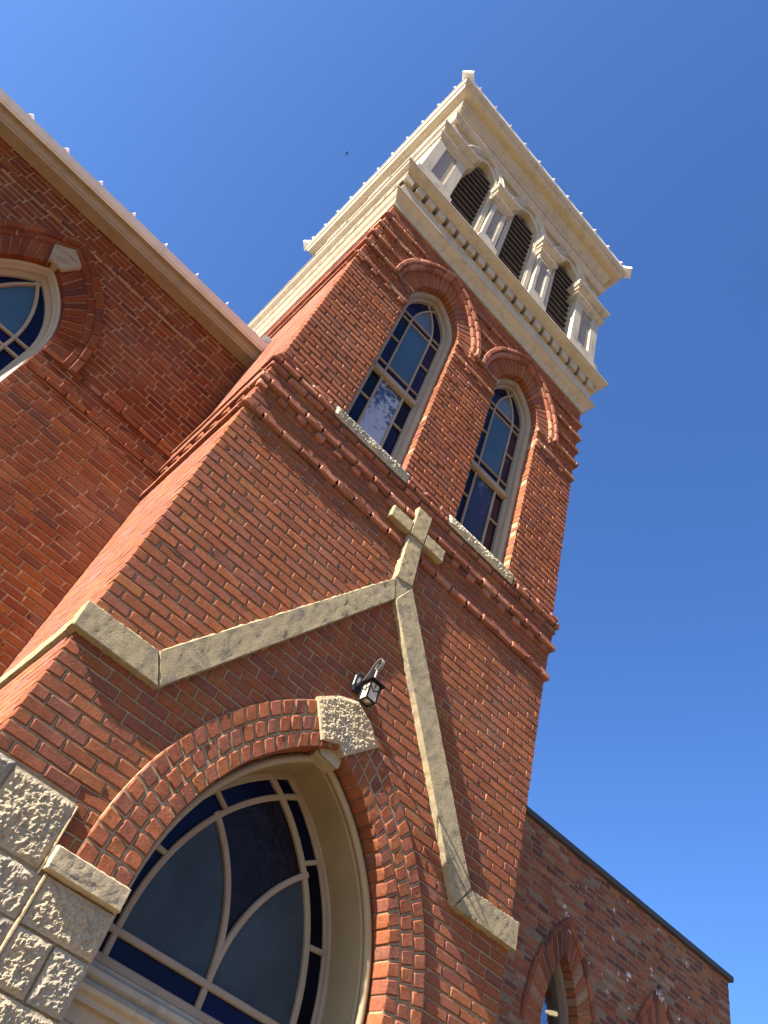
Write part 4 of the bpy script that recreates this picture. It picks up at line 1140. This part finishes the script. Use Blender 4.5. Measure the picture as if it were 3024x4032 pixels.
def strap(mb, p, th, wd, mat):
    t = np.gradient(p, axis=0); t /= np.linalg.norm(t, axis=1)[:, None]
    nn = np.cross(t, (1.0, 0, 0)); nn /= np.linalg.norm(nn, axis=1)[:, None]; xx = np.array([1.0, 0, 0])
    V = np.stack([p + nn * th - xx * wd, p + nn * th + xx * wd, p - nn * th + xx * wd, p - nn * th - xx * wd], 1).reshape(-1, 3)
    F = [[i * 4 + k, i * 4 + (k + 1) % 4, i * 4 + 4 + (k + 1) % 4, i * 4 + 4 + k] for i in range(len(p) - 1) for k in range(4)]
    mb.add(V, F + [[3, 2, 1, 0], [len(p) * 4 - 4 + k for k in range(4)]], mat)
t = MB()
oct_ = [(-0.022, -0.072), (0.022, -0.072), (0.040, -0.040), (0.040, 0.040), (0.022, 0.072), (-0.022, 0.072), (-0.040, 0.040), (-0.040, -0.040)]
V = []
for sc_, y in ((1.0, -0.004), (1.0, -0.016), (0.88, -0.024), (0.5, -0.030), (0.32, -0.05)): V += [(2.112 + x * sc_, y, 4.522 + z_ * sc_) for x, z_ in oct_]
F = [[j * 8 + i, j * 8 + (i + 1) % 8, (j + 1) * 8 + (i + 1) % 8, (j + 1) * 8 + i] for j in range(4) for i in range(8)]; F.append([32 + i for i in range(8)])
t.add(V, F, M_IRON); t.build('back_plate', ln)
t = MB()
arm = [(2.118, -0.02, 4.515), (2.118, -0.05, 4.52), (2.118, -0.085, 4.545), (2.119, -0.105, 4.580), (2.120, -0.120, 4.62), (2.121, -0.140, 4.65), (2.122, -0.165, 4.664), (2.123, -0.190, 4.655),
       (2.124, -0.205, 4.63), (2.124, -0.203, 4.60), (2.124, -0.188, 4.578), (2.124, -0.168, 4.572), (2.124, -0.152, 4.583), (2.124, -0.150, 4.602), (2.124, -0.160, 4.615), (2.124, -0.170, 4.610)]
arm = np.array(arm); tt = np.linspace(0, len(arm) - 1, 60)
arm2 = np.stack([np.interp(tt, range(len(arm)), arm[:, i]) for i in range(3)], 1)
for _ in range(3): arm2[1:-1] = (arm2[:-2] + 2 * arm2[1:-1] + arm2[2:]) / 4
strap(t, arm2, 0.0016, 0.010, M_STEEL); t.build('scroll_arm', ln)
cx, cy = 2.128, -0.160; hb, ht = 0.037, 0.040; zb0, zt0 = 4.328, 4.462
t = MB()
for z_, hh, hz in ((zb0, hb + 0.003, 0.010), (zt0 - 0.006, ht + 0.002, 0.008)):
    for x0, x1, y0, y1 in ((-hh, hh, -hh, -hh + 0.008), (-hh, hh, hh - 0.008, hh), (-hh, -hh + 0.008, -hh + 0.008, hh - 0.008), (hh - 0.008, hh, -hh + 0.008, hh - 0.008)):
        t.box(cx + x0, cx + x1, cy + y0, cy + y1, z_, z_ + hz, M_IRON)
for sx in (-1, 1):
    for sy in (-1, 1):
        t.box(cx + sx * hb - 0.0045, cx + sx * hb + 0.0045, cy + sy * hb - 0.0045, cy + sy * hb + 0.0045, zb0 + 0.010, zt0 - 0.006, M_IRON)
FF = Frame((cx, cy - hb - 0.001, 0), (1, 0, 0), (0, -1, 0)); LF = Frame((cx - hb - 0.001, cy, 0), (0, -1, 0), (-1, 0, 0))
for fr_ in (FF, LF):       # chevron bars on the glass
    ribbon(t, fr_, [(-0.034, 4.425), (0.0, 4.395), (0.034, 4.425)], 0.006, 0.004, 0.0, M_IRON)
    ribbon(t, fr_, [(0.0, 4.398), (0.0, 4.455)], 0.005, 0.0045, 0.0, M_IRON)
t.build('lantern_frame', ln)
t = MB(); q = hb - 0.002
for V in ([(-q, -q), (q, -q)], [(q, -q), (q, q)], [(q, q), (-q, q)], [(-q, q), (-q, -q)]):
    (x0, y0), (x1, y1) = V
    t.quad((cx + x0, cy + y0, zb0 + 0.008), (cx + x1, cy + y1, zb0 + 0.008), (cx + x1, cy + y1, zt0), (cx + x0, cy + y0, zt0), M_FROST)
t.build('lantern_glass', ln)
t = MB(); hr = 0.062
V = [(cx - hr, cy - hr, 4.462), (cx + hr, cy - hr, 4.462), (cx + hr, cy + hr, 4.462), (cx - hr, cy + hr, 4.462), (cx - hr, cy - hr, 4.467), (cx + hr, cy - hr, 4.467), (cx + hr, cy + hr, 4.467), (cx - hr, cy + hr, 4.467),
     (cx - 0.012, cy - 0.012, 4.512), (cx + 0.012, cy - 0.012, 4.512), (cx + 0.012, cy + 0.012, 4.512), (cx - 0.012, cy + 0.012, 4.512)]
t.add(V, [[3, 2, 1, 0], [0, 1, 5, 4], [1, 2, 6, 5], [2, 3, 7, 6], [3, 0, 4, 7], [4, 5, 9, 8], [5, 6, 10, 9], [6, 7, 11, 10], [7, 4, 8, 11], [8, 9, 10, 11]], M_IRON)
tube(t, [(cx, cy, 4.505), (cx, cy, 4.53), (cx - 0.001, cy - 0.002, 4.560), (cx - 0.003, cy - 0.008, 4.575)], 0.009, M_STEEL)
t.build('lantern_roof', ln)
t = MB(); tube(t, [(cx, cy, 4.45), (cx, cy, 4.40), (cx, cy, 4.36), (cx, cy, 4.345), (cx, cy, 4.338)], 0.020, M_BULB, 12); t.build('bulb', ln)

# a small dark bird high up
bd = Vector((-0.0258274, 0.39504069, 0.9183005)) * 55 + Vector((0, -3.6, 1.6))
bird = thing('bird', 'tiny dark bird flying in the open blue sky left of the belfry', 'bird', bd)
t = MB(); tube(t, [(bd.x - 0.11, bd.y, bd.z), (bd.x - 0.06, bd.y, bd.z + 0.005), (bd.x, bd.y, bd.z + 0.008), (bd.x + 0.06, bd.y, bd.z), (bd.x + 0.12, bd.y, bd.z - 0.004)], 0.02, M_IRON); t.build('bird_body', bird)
for sg in (-1, 1):
    t = MB(); V = [(bd.x - 0.03, bd.y, bd.z), (bd.x + 0.04, bd.y, bd.z), (bd.x + 0.02, bd.y + sg * 0.12, bd.z + 0.03), (bd.x + 0.06, bd.y + sg * 0.22, bd.z + 0.01), (bd.x - 0.02, bd.y + sg * 0.12, bd.z + 0.03)]
    t.add(V + [(x, y, z_ + 0.006) for x, y, z_ in V], [[0, 1, 2, 3, 4], [9, 8, 7, 6, 5]] + [[i, (i + 1) % 5, 5 + (i + 1) % 5, 5 + i] for i in range(5)], M_IRON); t.build('wing', bird)
